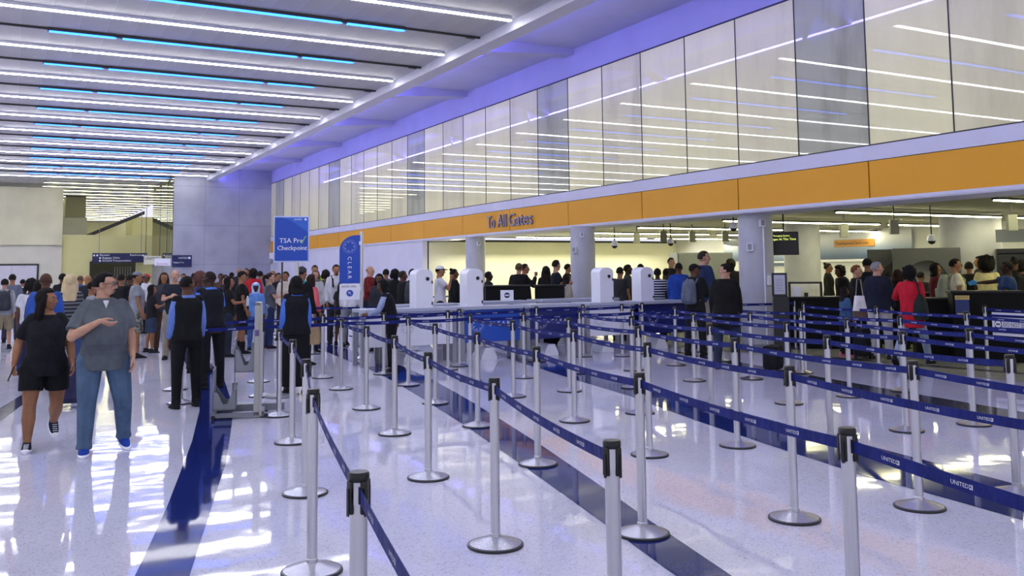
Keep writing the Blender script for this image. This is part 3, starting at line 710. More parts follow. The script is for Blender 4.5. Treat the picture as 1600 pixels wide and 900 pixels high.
# black screening booths and desks
def desk(x, y, rz, wd, dp, h, label, booth=None):
    t = thing('screening_desk', label, 'desk', (x, y, 0), rz)
    b = MB(); b.box((-wd / 2, -dp / 2, 0), (wd / 2, dp / 2, h - .04)); b.build('body', mat('desk_black', '08090b', .6, spec=.2), t)
    b = MB(); b.box((-wd / 2 - .03, -dp / 2 - .03, h - .04), (wd / 2 + .03, dp / 2 + .03, h), bev=.006); b.build('worktop', mat('desk_top', '121319', .4, spec=.3), t)
    if booth:
        x0, x1, z1 = booth
        b = MB(); b.box((x0, -.02, h), (x0 + .05, .02, z1)); b.box((x1 - .05, -.02, h), (x1, .02, z1)); b.box((x0, -.02, z1 - .04), (x1, .02, z1)); fr = b.build('screen_frame', BLACKP, t)
        gl = mat('clear_pane', 'ffffff', .02); gl.node_tree.nodes['Principled BSDF'].inputs['Transmission Weight'].default_value = 1
        b = MB(); b.box((x0 + .05, -.004, h), (x1 - .05, .004, z1 - .04)); b.build('pane', gl, fr)
        b = MB(); b.box((x0 + .3, -.2, h), (x0 + .38, -.12, h + .08)); b.build('pen_cup', BLACKP, t)
        b = MB(); b.box((x0 + .08, -.15, h), (x0 + .24, -.12, h + .2)); b.build('notice_card', WHITE, t)
    return t
desk(14.618,13.745, R(-42), 1.05, .6, 1.06, 'black screening desk with a framed clear screen, right of the nearest column', (-.48, .2, 1.36))
desk(14.960,10.127, R(-46), 1.12, .55, 1.22, 'tall black podium in front of the pointing officer')
desk(14.917,11.180, R(-46), .62, .55, 1.08, 'lower black desk left of the pointing officer podium')
desk(9.956,18.466, R(-25), 1.0, .6, 1.33, 'black booth left of the light-brown-haired person')
desk(10.805,18.002, R(-25), .62, .6, 1.33, 'black booth right of the light-brown-haired person')
desk(16.952,13.614, R(-46), 1.6, .7, 1.1, 'long black inspection table behind the white handbag')
t = thing('notice_poster', 'yellow and blue notice fixed to the front of the tall black podium', 'notice', (14.258,10.075, .80), R(-40))
b = MB(); b.box((-.11, 0, 0), (.11, .012, .35)); b.build('sheet', mat('notice_blue', '22356e', .5), t)
b = MB(); b.box((-.115, -.004, .28), (.115, 0, .35)); b.box((-.09, -.004, 0), (.115, 0, .05)); b.build('yellow_band', mat('notice_yellow', 'cdb469', .5), t)
b = MB(); b.text('NOTICE', .05, frame((-.09, -.006, .3), (1, 0, 0), (0, 0, 1))); b.build('lettering', INK, t)
t = thing('document_stand', 'black stand holding a framed page beside the nearest column', 'stand', (12.694,12.738, 0), R(-38))
b = MB(); b.box((-.14, -.02, 1.12), (.14, .02, 1.56), bev=.006); b.build('frame', BLACKP, t)
b = MB(); b.box((-.1, -.026, 1.16), (.1, -.02, 1.52)); pg = b.build('page', mat('page_grey', 'b6b8c8', .5), t)
b = MB()
for i in range(5): b.box((-.07, -.029, 1.22 + i * .05), (.07 - .02 * (i % 2), -.0265, 1.232 + i * .05))
b.build('print_lines', GREYP, pg)
b = MB(); b.box((-.13, -.1, 0), (.16, .1, 1.12), bev=.01); b.build('pedestal', BLACKP, t)

# ------------------------------------------------------------------ checkpoint sign board
t = thing('checkpoint_sign', 'blue TSA Pre Checkpoint board on two posts', 'sign', (3.899,14.455, 0), R(-17))
b = MB(); b.box((-.28, -.02, 1.825), (.275, .02, 2.555), bev=.006); b.build('frame', mat('frame_pale', 'b8c4e4', .35), t)
def bsg(m, n, l, b):
    s = n.new('ShaderNodeTexGradient'); s.gradient_type = 'SPHERICAL'
    l.new(objtex(n, l, (1, 1, 1)), s.inputs[0])
FC = MB(); FC.box((-.26, -.024, 1.845), (.255, -.02, 2.535), 0)
pts = [(-.16, 2.535)] + [(-.16 + .415 * (k / 8), 2.535 - .17 * (k / 8) ** 1.6 - .07 * (k / 8)) for k in range(1, 9)] + [(.255, 2.535)]
FC.add([(x, -.0245, z) for x, z in pts], [tuple(range(len(pts)))], 1)
fc = FC.build('sign_face', [BLUEP, mat('banner_blue_light', '2a62c4', .45)], t)
b = MB(); b.text('TSA Pre', .108, frame((-.19, -.026, 2.13), (1, 0, 0), (0, 0, 1))); b.text('Checkpoint', .098, frame((-.222, -.026, 2.015), (1, 0, 0), (0, 0, 1)))
b.text('Checkpoint', .098, frame((-.2195, -.026, 2.017), (1, 0, 0), (0, 0, 1)))
b.text('UNITED', .036, frame((.03, -.026, 2.49), (1, 0, 0), (0, 0, 1))); b.box((.2, -.0265, 2.488), (.23, -.0255, 2.518)); b.build('lettering', WHT, fc)
b = MB(); b.add([(.13, -.026, 2.16), (.16, -.026, 2.11), (.235, -.026, 2.245), (.21, -.026, 2.235), (.16, -.026, 2.15), (.142, -.026, 2.175)], [(0, 1, 2, 3, 4, 5)]); b.build('tick', mat('tick_green', '6cae7c', .5), fc)
b = MB(); b.tube([(.09, .03, 0), (.09, .03, 1.9)], .026, 12); b.build('pole', STEEL, t, True)
b = MB(); b.box((-.155, .01, .0), (-.13, .05, 1.9)); b.build('support', DARK, t)
b = MB(); b.lathe([(.17, 0), (.17, .015), (.03, .045)], 32, (.09, .03, 0)); b.lathe([(.1, 0), (.1, .02)], 24, (-.143, .03, 0)); b.build('base', STEELB, t, True)

# CLEAR flag banner
t = thing('flag_sign', 'tall blue flag sign with white ring logo and vertical lettering', 'sign', (5.93, 16.92, 0), R(-20))
b = MB(); n = 8
pol = [(-.42, 1.44), (-.03, 1.44), (-.03, 2.37)] + [(-.1 - .32 * math.sin(math.pi / 2 * k / n), 2.08 + .29 * math.cos(math.pi / 2 * k / n)) for k in range(n + 1)]
b.prism(pol, -.02, .0); fl = b.build('flag', BLUEP, t)
b = MB(); ringdots(b, -.23, 2.15, .13, -.023, 0, .007)
b.text('C L E A R', .105, frame((-.26, -.024, 1.96), (0, 0, -1), (1, 0, 0))); b.build('lettering', WHT, fl)
b = MB(); b.box((-.415, -.022, 1.13), (-.03, 0, 1.43), 0); b.text('ENTER HERE', .05, frame((-.375, -.024, 1.365), (1, 0, 0), (0, 0, 1)), 1)
n = 22; b.add([(-.22 + .065 * math.cos(2 * math.pi * i / n), -.024, 1.255 + .065 * math.sin(2 * math.pi * i / n)) for i in range(n)], [tuple(range(n))], 2)
b.M = frame((-.22, -.027, 1.255), V((-1, 0, 1)), V((-1, 0, -1))); b.box((-.035, -.005, 0), (.03, .005, .001), 0)
b.add([(.042, 0, 0), (.005, .028, 0), (.005, .015, 0), (.024, 0, 0), (.005, -.015, 0), (.005, -.028, 0)], [(0, 1, 2, 3), (0, 3, 4, 5)], 0)
b.M = None
b.build('lower_panel', [WHITE, INK, BLUEP], t)
b = MB(); b.tube([(0, 0, .03), (0, 0, 2.44)], .034, 14); b.build('pole', STEEL, t, True)
b = MB(); b.box((-.05, -.03, 2.18), (-.0, .03, 2.25), bev=.005); b.box((-.05, -.03, 1.3), (0, .03, 1.37), bev=.005); b.build('clamp', WHITE, t)
b = MB(); b.lathe([(.18, 0), (.18, .015), (.05, .05), (.04, .06)], 32); b.build('base', STEELB, t, True)

# ------------------------------------------------------------------ carry-on bag sizer
t = thing('bag_sizer', 'grey metal carry-on bag sizer with two notched bins', 'bag sizer', (2.341,11.017, 0), R(-14))
def bin_(x0, x1, z0, z1, zl, nm):
    d = .22
    b = MB()
    mid = (x0 + x1) / 2; h = z1 - z0
    pol = [(x0, z0), (x1, z0), (x1, z1), (x1 - .03, z1), (mid + .03, z0 + h * .3), (mid - .01, z0 + h * .28), (x0 + .05, z1 - .03), (x0, z1 - .01)]
    b.prism(pol, -d, -d + .012); b.prism([(x0, z0), (x1, z0), (x1, z1 + .03), (x1 - .06, z1 + .03), (mid + .06, z0 + h * .35), (mid, z0 + h * .3), (x0 + .02, z1), (x0, z1)], d - .012, d)
    b.box((x0, -d, z0), (x0 + .012, d, zl)); b.box((x1 - .012, -d, z0), (x1, d, z1)); b.box((x0, -d, z0), (x1, d, z0 + .012))
    b.build(nm, GREYD, t)
bin_(-.25, .005, .10, .33, .56, 'lower_bin'); bin_(-.02, .215, .52, .80, .90, 'upper_bin')
b = MB(); b.box((.20, -.25, .03), (.26, -.14, 1.31)); b.box((.262, -.27, .03), (.29, -.24, 1.29)); b.box((.2, .2, .03), (.26, .24, 1.31)); b.box((.2, -.25, 1.28), (.28, .24, 1.31)); b.build('upright', m_steel('sizer_steel', 'a8a8a6', .4), t)
b = MB(); b.box((-.25, -.22, .02), (-.235, -.2, .12)); b.box((-.02, -.22, .33), (-.005, -.2, .6)); b.box((-.25, .2, .02), (-.235, .22, .12)); b.box((-.26, -.25, .02), (.32, -.21, .07)); b.box((-.26, .21, .02), (.55, .25, .1)); b.box((-.26, -.25, .02), (-.22, .25, .05)); b.box((.28, -.25, .02), (.32, .25, .07)); b.build('base_frame', GREYD, t)
for x, y in ((.34, -.24), (-.24, -.24), (.34, .24)):
    b = MB(); b.M = Matrix.Translation((x, y, .025)) @ Matrix.Rotation(R(90), 4, 'X'); b.lathe([(.025, -.012), (.025, .012)], 14); b.build('wheel', BLACKP, t, True)
b = MB(); b.box((.205, -.256, .93), (.25, -.25, 1.0)); b.build('sticker', mat('sticker_purple', '5a4a7c', .5), t)
for x, y, lab in ((2.55, 11.75, 'flat grey round base plate left of the bag sizer'), (3.2, 12.35, 'flat grey base plate behind the bag sizer')):
    b = MB(); b.lathe([(.2, 0), (.2, .025), (.19, .035)], 32); tag(b.build('base_plate', GREYD, None, True, (x, y, 0)), lab, 'base plate')

# rolling suitcases
def suitcase(x, y, rz, m, label, h=.55, handle=True):
    t = thing('rolling_suitcase', label, 'suitcase', (x, y, 0), rz)
    b = MB(); b.box((-.19, -.12, .06), (.19, .12, h), bev=.035); b.build('shell', m, t, True)
    b = MB(); b.box((-.15, -.13, .12), (.15, -.12, h * .55), bev=.004); b.build('front_pocket', m, t)
    if handle:
        b = MB(); b.tube([(-.09, .09, h), (-.09, .09, h + .42), (.09, .09, h + .42), (.09, .09, h)], .009, 8); b.build('telescopic_handle', GREYP, t)
    for sx in (-.15, .15):
        b = MB(); b.M = Matrix.Translation((sx, .09, .03)) @ Matrix.Rotation(R(90), 4, 'Y'); b.lathe([(.03, -.015), (.03, .015)], 12); b.build('wheel', BLACKP, t, True)
suitcase(0.734,12.867, R(-10), fabric('2c2c4c'), 'navy rolling suitcase seen between the walking couple', .62)
suitcase(10.649,10.881, R(30), fabric('15151a'), 'black rolling suitcase beside the nearest column', .42)
suitcase(2.390,26.145, R(10), fabric('17181c'), 'black rolling suitcase far behind the walking couple', .6)
suitcase(13.559,11.579, R(10), fabric('1b1c22'), 'dark rolling suitcase behind the grey-haired traveller', .55)

# ------------------------------------------------------------------ people
SK = ['b98f78', '94684c', '5e3f2e', '38251c']
def skin(i):
    return fabric(SK[i], 'skin_%d' % i, .55)
def head_template():
    b = MB()
    b.ball((0, -.012, .02), (.074, .095, .098), 24, 16)
    b.ball((0, .02, -.035), (.057, .066, .078), 20, 12)
    b.ball((0, .052, -.092), (.026, .024, .022)); b.ball((0, .03, -.08), (.044, .05, .03))
    b.limb([(0, .083, .03), (0, .094, .002), (0, .104, -.018)], [.008, .011, .0145], 10)
    b.ball((0, .08, -.03), (.03, .012, .012))
    b.ball((0, .081, -.05), (.024, .0105, .0055)); b.ball((0, .08, -.061), (.021, .0105, .006))
    b.ball((-.028, .072, .042), (.024, .016, .009)); b.ball((.028, .072, .042), (.024, .016, .009))
    b.ball((-.045, .055, -.012), (.02, .024, .02)); b.ball((.045, .055, -.012), (.02, .024, .02))
    for s in (-1, 1):
        b.ball((s * .077, -.008, 0), (.010, .020, .032)); b.ball((s * .08, -.016, .012), (.010, .014, .018))
    b.tube([(0, -.02, -.05), (0, -.028, -.16)], [.052, .056], 16)
    return mesh_data(remesh(b, .0065, 3))
def hand_template(kind):
    b = MB()   # left hand: fingers along -z, palm towards -x, thumb to +y ; wrist at origin
    b.loft([(0, 0, .02, .016, .026), (0, 0, -.01, .017, .028), (0, .002, -.05, .016, .040), (0, 0, -.088, .013, .040)], 14)
    curl = {'relax': .35, 'grip': 1.05, 'point': .0}[kind]
    for i, (y, L) in enumerate(((.030, .072), (.010, .080), (-.010, .074), (-.029, .058))):
        c = curl * (1 + .15 * i)
        if kind == 'point' and i > 0: c = .25
        p = V((0, y, -.082)); a = 0; pts = [p]
        for k, f in enumerate((.42, .32, .26)):
            a += c * (.75 if k == 0 else 1); p = p + V((-math.sin(a), y * .12, -math.cos(a))).normalized() * L * f; pts.append(p)
        b.limb(pts, [.0095, .009, .008, .0068], 8)
    th = [V((-.004, .028, -.02)), V((-.016, .046, -.048)), V((-.026, .05 if curl < 1 else .036, -.076)), V((-.034, .044 if curl < 1 else .02, -.098))]
    b.limb(th, [.014, .0115, .0095, .0078], 8)
    return mesh_data(remesh(b, .0042, 2))
def shoe_template(kind):
    b = MB()
    b.loft([(0, .045, 0.0, .044, .13), (0, .045, .02, .046, .134), (0, .04, .03, .044, .128)], 24); sole = b
    u = MB(); u.loft([(0, .04, .015, .042, .124), (0, .03, .045, .040, .105), (0, .0, .07, .036, .07), (0, -.02, .10, .034, .052), (0, -.022, .115, .034, .046)], 24)
    return mesh_data(remesh(sole, .009, 2)), mesh_data(remesh(u, .009, 3))
HEAD = head_template(); HANDS = {k: hand_template(k) for k in ('relax', 'grip', 'point')}; SOLE, UPPER = shoe_template('')
def hair_mesh(kind):
    b = MB(); seg, rg = 40, 26; vs = []; fs = []
    thick = {'short': .014, 'buzz': .006, 'bald': .004, 'long': .022, 'longer': .024, 'curly': .035, 'afro': .075, 'pony': .014, 'bun': .014, 'bob': .022, 'beanie': .02, 'cap': .012, 'cap2': .012, 'hood': .035}[kind]
    for k in range(rg + 1):
        t = math.pi * k / rg
        for i in range(seg):
            a = 2 * math.pi * i / seg; d = V((math.sin(t) * math.cos(a), math.sin(t) * math.sin(a), math.cos(t)))
            face = max(0, min(1, (d.y - .18) / .2)); low = max(0, min(1, (.72 - d.z) / .14)); hide = face * low
            nl = {'short': -.35, 'buzz': -.3, 'bald': -.25, 'cap': .28, 'cap2': .28, 'beanie': .05, 'pony': -.35, 'bun': -.35}.get(kind, -.9)
            hide = max(hide, max(0, min(1, (nl - d.z) / .12)))
            if kind in ('short', 'buzz', 'bald', 'pony', 'bun') and abs(d.x) > .5 and d.z < .08 and d.y > -.25: hide = max(hide, min(1, (.08 - d.z) / .12))
            if kind == 'bald': hide = max(hide, max(0, min(1, (d.z - .25) / .15)))
            if kind in ('cap', 'cap2', 'beanie', 'hood'): hide = max(face * max(0, min(1, (.42 - d.z) / .1)), max(0, min(1, (nl - d.z) / .1)))
            th = thick * (1 + (.35 * noise.noise(d * 5) if kind in ('curly', 'afro', 'long', 'longer') else .12 * noise.noise(d * 4)))
            r = (th * (1 - hide) - .022 * hide)
            vs.append((d.x * (.075 + r), -.012 + d.y * (.096 + r), .02 + d.z * (.099 + r)))
    for k in range(rg):
        for i in range(seg):
            j = (i + 1) % seg; fs.append((k * seg + j, k * seg + i, (k + 1) * seg + i, (k + 1) * seg + j))
    b.add(vs, fs, 0)
    if kind in ('long', 'longer', 'bob'):
        L = {'long': .30, 'longer': .38, 'bob': .15}[kind]
        for sx in (-1, 1):
            b.tube([(sx * .06, .0, .06), (sx * .082, -.012, -.02), (sx * .088, -.02, -.10), (sx * .085, -.03, -.10 - (L - .1) * .6), (sx * .06, -.05, -L + .02)], [.03, .034, .036, .034, .014], 12)
        b.loft([(0, -.05, .06, .06, .05), (0, -.055, -.04, .085, .055), (0, -.06, -.12, .10, .05), (0, -.085, -L * .75, .105, .04), (0, -.09, -L, .06, .02)], 24)
    if kind == 'curly':
        for i in range(26):
            a = rnd.uniform(0, 6.28); z = rnd.uniform(-.12, .09); rr = .085 + .02 * rnd.random()
            if math.sin(a) > .35 and z < .07: continue
            b.ball((rr * math.cos(a), -.02 + rr * math.sin(a), z), rnd.uniform(.022, .036), 9, 6)
    if kind == 'afro':
        for i in range(60):
            a = rnd.uniform(0, 6.28); z = rnd.uniform(-.09, .13); rr = .12 * math.cos(z * 3.5)
            if math.sin(a) > .5 and z < .05: continue
            b.ball((rr * math.cos(a), -.025 + rr * math.sin(a), z + .02), .032, 8, 5)
    if kind == 'pony': b.tube([(0, -.1, .06), (0, -.145, .05), (0, -.16, -.03), (0, -.13, -.15), (0, -.12, -.2)], [.02, .035, .036, .026, .008], 12)
    if kind == 'bun': b.ball((0, -.09, .11), (.042, .042, .038))
    if kind in ('cap', 'cap2'):
        n = 12; v2 = []
        for i in range(n + 1):
            a = math.pi * i / n; v2 += [(.078 * math.cos(a), .055 + .03 * math.sin(a), .062), (.074 * math.cos(a), .06 + .105 * math.sin(a), .044 - .01 * abs(math.cos(a)))]
        m = len(v2); v2 += [(x, y, z - .006) for x, y, z in v2]
        f2 = []
        for i in range(n):
            q = 2 * i; f2 += [(q, q + 2, q + 3, q + 1), (m + q + 1, m + q + 3, m + q + 2, m + q), (q + 1, q + 3, m + q + 3, m + q + 1)]
        b.add(v2, f2, 1 if kind == 'cap2' else 0)
    if kind == 'hood': b.loft([(0, -.03, .0, .1, .1), (0, -.035, -.12, .1, .09), (0, -.02, -.17, .12, .09)], 20)
    return b
HM = {}
POSES = {
 'stand': dict(legs=((3, 3, 3), (-2, 3, 3)), arms=((4, 8, 14, 5), (2, 8, 12, 5)), hands=('relax', 'relax')),
 'walk': dict(legs=((20, 2, 6), (-16, 2, 34)), arms=((-18, 8, 14, 5), (20, 8, 25, 10)), hands=('relax', 'relax')),
 'stride': dict(legs=((26, 4, 6), (-20, 4, 22)), arms=((-14, 8, 20, 5), (30, 30, 70, 20)), hands=('relax', 'relax')),
 'phone': dict(legs=((2, 4, 3), (-3, 4, 5)), arms=((22, 10, 82, 38), (20, 10, 80, 38)), hands=('grip', 'grip')),
 'hold': dict(legs=((2, 3, 3), (-4, 3, 6)), arms=((24, 6, 72, 20), (4, 8, 14, 5)), hands=('grip', 'relax')),
 'mouth': dict(legs=((2, 3, 3), (-2, 3, 3)), arms=((42, 10, 122, 30), (4, 8, 20, 5)), hands=('grip', 'relax')),
 'point': dict(legs=((2, 4, 3), (-2, 4, 3)), arms=((78, 6, 8, 0), (10, 12, 30, 20)), hands=('point', 'relax')),
 'desk': dict(legs=((4, 4, 4), (-4, 4, 4)), arms=((30, 10, 55, 20), (34, 12, 50, 20)), hands=('relax', 'relax')),
 'hero_w': dict(legs=((9, 3, 8), (-7, 1, 46)), arms=((-4, 24, 16, 4), (6, 18, 16, 6)), hands=('grip', 'relax')),
 'hero_m': dict(legs=((6, 3, 5), (2, 9, 30)), arms=(((.30, .13, 1.14), (.07, .31, 1.29), (-.1, .36, 1.22), 0), (2, 14, 16, 6)), hands=('relax', 'relax')),
}
PACK = {}
def rotx(v, a): c, s = math.cos(a), math.sin(a); return V((v.x, v.y * c - v.z * s, v.y * s + v.z * c))
def person(x, y, H, rz, o, label):
    sc = H / 1.75; g = o.get('g', 1.0); hero = o.get('hero', 0); far = math.hypot(x, y) > 17
    vox = .0085 if hero else (.021 if far else .015)
    pose = POSES[o.get('pose', 'stand')]; skm = skin(o.get('skin', 1))
    female = o['hair'].split(':')[0] in ('long', 'longer', 'pony', 'bob', 'bun')
    sw = (.148 if female else .168); hw = .105 * (1 + (g - 1) * .6)
    lean = R(o.get('lean', 0)); piv = V((0, 0, .95))
    up = Matrix.Translation(piv) @ Matrix.Rotation(-lean, 4, 'X') @ Matrix.Translation(-piv)
    # legs
    legs = []
    for s, (fl_, ab, kn) in zip((1, -1), pose['legs']):
        hip = V((s * hw, 0, .90)); d1 = V((s * math.sin(R(ab)), math.sin(R(fl_)), -math.cos(R(fl_)))).normalized()
        knee = hip + d1 * .42; a2 = R(fl_ - kn); d2 = V((s * math.sin(R(ab)) * .6, math.sin(a2), -math.cos(a2))).normalized()
        ank = knee + d2 * .41; legs.append([hip, knee, ank, a2])
    dz = .075 - min(l[2].z for l in legs)
    lift = Matrix.Translation((0, 0, dz))
    S = Matrix.Diagonal((sc, sc, sc, 1))
    up = S @ lift @ up; lo = S @ lift
    # arms
    arms = []
    for s, (sf, ab, el, tw), hd in zip((1, -1), pose['arms'], pose['hands']):
        sh = V((s * sw, 0, 1.425))
        if hasattr(sf, '__len__'):
            elb = V(sf); wr = V(ab); arms.append((sh, elb, wr, (V(el) - wr).normalized(), hd, s)); continue
        d1 = V((s * math.sin(R(ab)), math.sin(R(sf)) * math.cos(R(ab)), -math.cos(R(sf)) * math.cos(R(ab)))).normalized()
        elb = sh + d1 * .285; f2 = R(sf + el); d2 = V((s * math.sin(R(ab)) * .5 * math.cos(R(el)), math.sin(f2), -math.cos(f2)))
        d2 = Matrix.Rotation(R(tw) * s, 3, 'Z') @ d2; d2.normalize(); wr = elb + d2 * .25; arms.append((sh, elb, wr, d2, hd, s))
    gx = .5 + g * .5; bel = max(0, g - 1) * .22 + (.03 if o.get('belly') else 0)
    def torso(b, inf=0.0, z0=.80, z1=1.50, flare=0):
        prof = [(.80, .155, .105, 0), (.88, .172 if female else .165, .118, -.004), (.95, .168 if female else .158, .118, .0), (1.06, .138 if female else .148, .104 + bel * .6, bel * .6), (1.14, .138 if female else .152, .106 + bel * .6, bel * .7),
                (1.27, .148 if female else .162, .118 + bel * .3, .006 + bel * .3), (1.36, .150 if female else .166, .106, 0), (1.42, sw - .02, .082, -.008), (1.465, .092, .066, -.012), (1.50, .066, .058, -.014)]
        rs = []
        for z, rx, ry, cy in prof:
            if z < z0 - .03 or z > z1 + .001: continue
            k = g if z < 1.4 else gx
            rs.append((0, cy, z, rx * k + inf + (flare * max(0, 1 - (z - z0) / .25)), ry * k + inf + flare * max(0, 1 - (z - z0) / .25)))
        if rs[0][2] > z0 + .01: r0 = rs[0]; rs.insert(0, (0, r0[1], z0, r0[3] + flare * .5, r0[4] + flare * .5))
        b.loft(rs)
    body = MB(); body.M = up
    torso(body, -.004)
    body.tube([(0, -.012, 1.46), (0, -.005, 1.56), (0, 0, 1.585)], [.056 * gx, .052 * gx, .05 * gx], 16)
    for sh, el, wr, d2, hd, s in arms:
        body.limb([sh, sh.lerp(el, .35), el], [.045 * gx, .044 * g, .037 * g]); body.limb([el, el.lerp(wr, .3), wr], [.038 * g, .038 * g, .026])
    body.M = lo
    for s, (hip, kn, an, a2) in zip((1, -1), legs):
        body.limb([hip, hip.lerp(kn, .4), kn], [.086 * g, .078 * g, .054 * g]); body.limb([kn, kn.lerp(an, .35) - V((0, .012, 0)), an], [.053 * g, .056 * g, .034 * (.6 + g * .4)])
    me = remesh(body, vox * sc, 5)
    # splice in head and hands
    hb = MB()
    hb.add(*mesh_data(me))
    hm = up @ Matrix.Translation((0, .012, 1.625)) @ Matrix.Rotation(R(o.get('head', 0)), 4, 'Z') @ Matrix.Rotation(R(-o.get('nod', 2)), 4, 'X') @ Matrix.Diagonal((1.02, 1.02, 1.0, 1))
    hb.M = hm; hb.add(*HEAD)
    for sh, el, wr, d2, hd, s in arms:
        zax = -(d2); xa = V((s, 0, 0)); xa = (xa - zax * xa.dot(zax))
        if xa.length < .2: xa = V((0, -1, 0)); xa = xa - zax * xa.dot(zax)
        xa.normalize(); ya = zax.cross(xa)
        if ya.y + ya.z * .5 < 0: ya = -ya
        Mh = Matrix(((xa.x, ya.x, zax.x, wr.x), (xa.y, ya.y, zax.y, wr.y), (xa.z, ya.z, zax.z, wr.z), (0, 0, 0, 1)))
        hb.M = up @ Mh; vs, fs = HANDS[hd]
        if Mh.determinant() < 0: fs = [tuple(reversed(f)) for f in fs]
        hb.add(vs, fs, 1 if (o.get('gloves') and s == 1) else 0)
    hb.M = None
    bm = hb.build('person', [skm, mat('glove_blue', '3f8fd0', .5)], None, False, (x, y, 0)); 
    for p in bm.data.polygons: p.use_smooth = True
    bm.rotation_euler = (0, 0, R(rz)); tag(bm, label, 'person')
    bpy.data.meshes.remove(me)
    def cloth(mb, nm, m, v=None, it=4):
        q = remesh(mb, (v or vox) * sc, it); q.materials.append(m)
        for p in q.polygons: p.use_smooth = True
        ob = bpy.data.objects.new(nm, q); COL.objects.link(ob); ob.parent = bm; return ob
    # trousers
    bt = o['bot'].split(':'); b = MB(); b.M = lo; ii = .014 if not far else .02
    bmx = patterned('camo', bt[1], '8d8c80') if bt[0] == 'camo' else patterned('dots', bt[1], 'd0d0d4') if bt[0] == 'dots' else fabric(bt[1])
    if bt[0] in ('wide', 'skirt', 'dots'):
        zb = .12 if bt[0] == 'wide' else .5
        b.loft([(0, 0, 1.0, .145 * g, .11 * g), (0, 0, .88, .185 * g, .135 * g), (0, 0, .6, .19 * g, .14 * g), (0, 0, zb, .19 * g, .15 * g)])
        cloth(b, 'skirt', bmx)
    else:
        b.loft([(0, 0, .80, .15 * g, .10 * g), (0, -.004, .86, .176 * g + .004, .122 * g + .006), (0, 0, .95, .168 * g + .006, .122 * g + .006), (0, 0, 1.03, .15 * g + .006, .11 * g + bel * .5 + .006)])
        end = .72 if bt[0] == 'shorts' and hero else .92 if bt[0] in ('shorts', 'camo') else 1
        for s, (hip, kn, an, a2) in zip((1, -1), legs):
            if end < 1:
                e = hip.lerp(kn, end if end > .8 else .62); b.tube([hip, hip.lerp(e, .5), e], [.092 * g + ii, .09 * g + ii, .082 * g + ii + .008], 16)
            else:
                b.limb([hip, hip.lerp(kn, .5), kn], [.09 * g + ii, .076 * g + ii, .058 * g + ii])
                lowp = an + (an - kn).normalized() * .015
                b.tube([kn, kn.lerp(an, .4), an.lerp(kn, .12), lowp], [.058 * g + ii, .052 * g + ii, .043 * g + ii, .05 * g + ii], 16)
        cloth(b, 'shorts' if bt[0] in ('shorts', 'camo') else 'trousers', bmx)
    # shoes
    sh_ = o.get('shoe', '16171c')
    um = fabric('1b2238', 'canvas_shoe') if sh_ == 'canvas' else fabric(sh_)
    for s, (hip, kn, an, a2) in zip((1, -1), legs):
        pitch = min(0, a2) * .75 if an.z > min(l[2].z for l in legs) + .012 else 0
        b = MB(); b.M = lo @ Matrix.Translation(an) @ Matrix.Rotation(R(-s * 8), 4, 'Z') @ Matrix.Rotation(pitch, 4, 'X') @ Matrix.Translation((0, 0, -.075)) @ Matrix.Diagonal((1.22, 1.12, 1, 1))
        b.add(*UPPER, 0); b.add(*SOLE, 1)
        if sh_ == 'canvas':
            b.ball((0, .145, .03), (.036, .03, .022), 12, 8, 1)
            for q in range(4): b.tube([(-.02, .05 + q * .02, .082 - q * .009), (.02, .05 + q * .02, .082 - q * .009)], .004, 6, 1)
        ob = b.build('shoe', [um, WHITE if sh_ in ('canvas', '1d3fa0') or o.get('hero') else um], bm)
        for p in ob.data.polygons: p.use_smooth = True
        if o.get('socks'):
            b = MB(); b.M = lo; b.tube([an + V((0, 0, .0)), an.lerp(kn, .45)], [.05, .062], 14); b.build('sock', fabric('101014'), bm, True)
    # top
    tp = o['top'].split(':'); kind = tp[0]; ii = .016 if not far else .022
    def sleeves(b, frac, r):
        for sh, el, wr, d2, hd, s in arms:
            shp = sh + V((-s * .015, 0, -.004))
            if frac <= 1:
                e = sh.lerp(el, frac); b.tube([shp, sh.lerp(e, .5), e], [.053 * gx + r, .052 * g + r, .053 * g + r + .006], 16); b.ball(shp, .052 * gx + r)
            else:
                b.limb([shp, sh.lerp(el, .5), el], [.052 * gx + r, .048 * g + r, .042 * g + r])
                e = el.lerp(wr, frac - 1); b.tube([el, e], [.044 * g + r, .034 + r], 16)
    def top(nm, m, frac, z0, inf, z1=1.50, flare=.008):
        b = MB(); b.M = up; torso(b, inf, z0, z1, flare)
        if frac: sleeves(b, frac, inf * .7)
        return cloth(b, nm, m)
    hem = o.get('hem', .86)
    def vest(m):
        b = MB(); b.M = up; torso(b, ii + .010, .87, 1.495, .006)
        for sh, el, wr, d2, hd, s in arms: b.limb([sh + V((-s * .075, 0, .015)), sh + V((-s * .01, 0, .012))], [.042 * gx + ii, .046 * gx + ii])
        return cloth(b, 'vest', m)
    if kind == 'vest':
        top('shirt', fabric(tp[2]), 1.93, .95, ii - .004); vest(fabric(tp[1]))
    elif kind == 'vestt':
        top('shirt', fabric(tp[2]), .8, .95, ii - .004); vest(fabric(tp[1]))
    elif kind == 'coat': top('coat', fabric(tp[1]), 1.95, .70, ii + .014, 1.50, .02)
    elif kind == 'jacket': top('jacket', fabric(tp[1]), 1.95, .84, ii + .012)
    elif kind == 'stripe': top('sweater', patterned('stripe', tp[1], tp[2]), 1.9 if female else .7, .84, ii)
    elif kind == 'long': top('shirt', fabric(tp[1]), 1.92, hem, ii)
    elif kind == 'shirt':
        sh = top('shirt', fabric(tp[1]), .82, .79, ii + .004, 1.50, .012)
        b = MB(); b.M = up
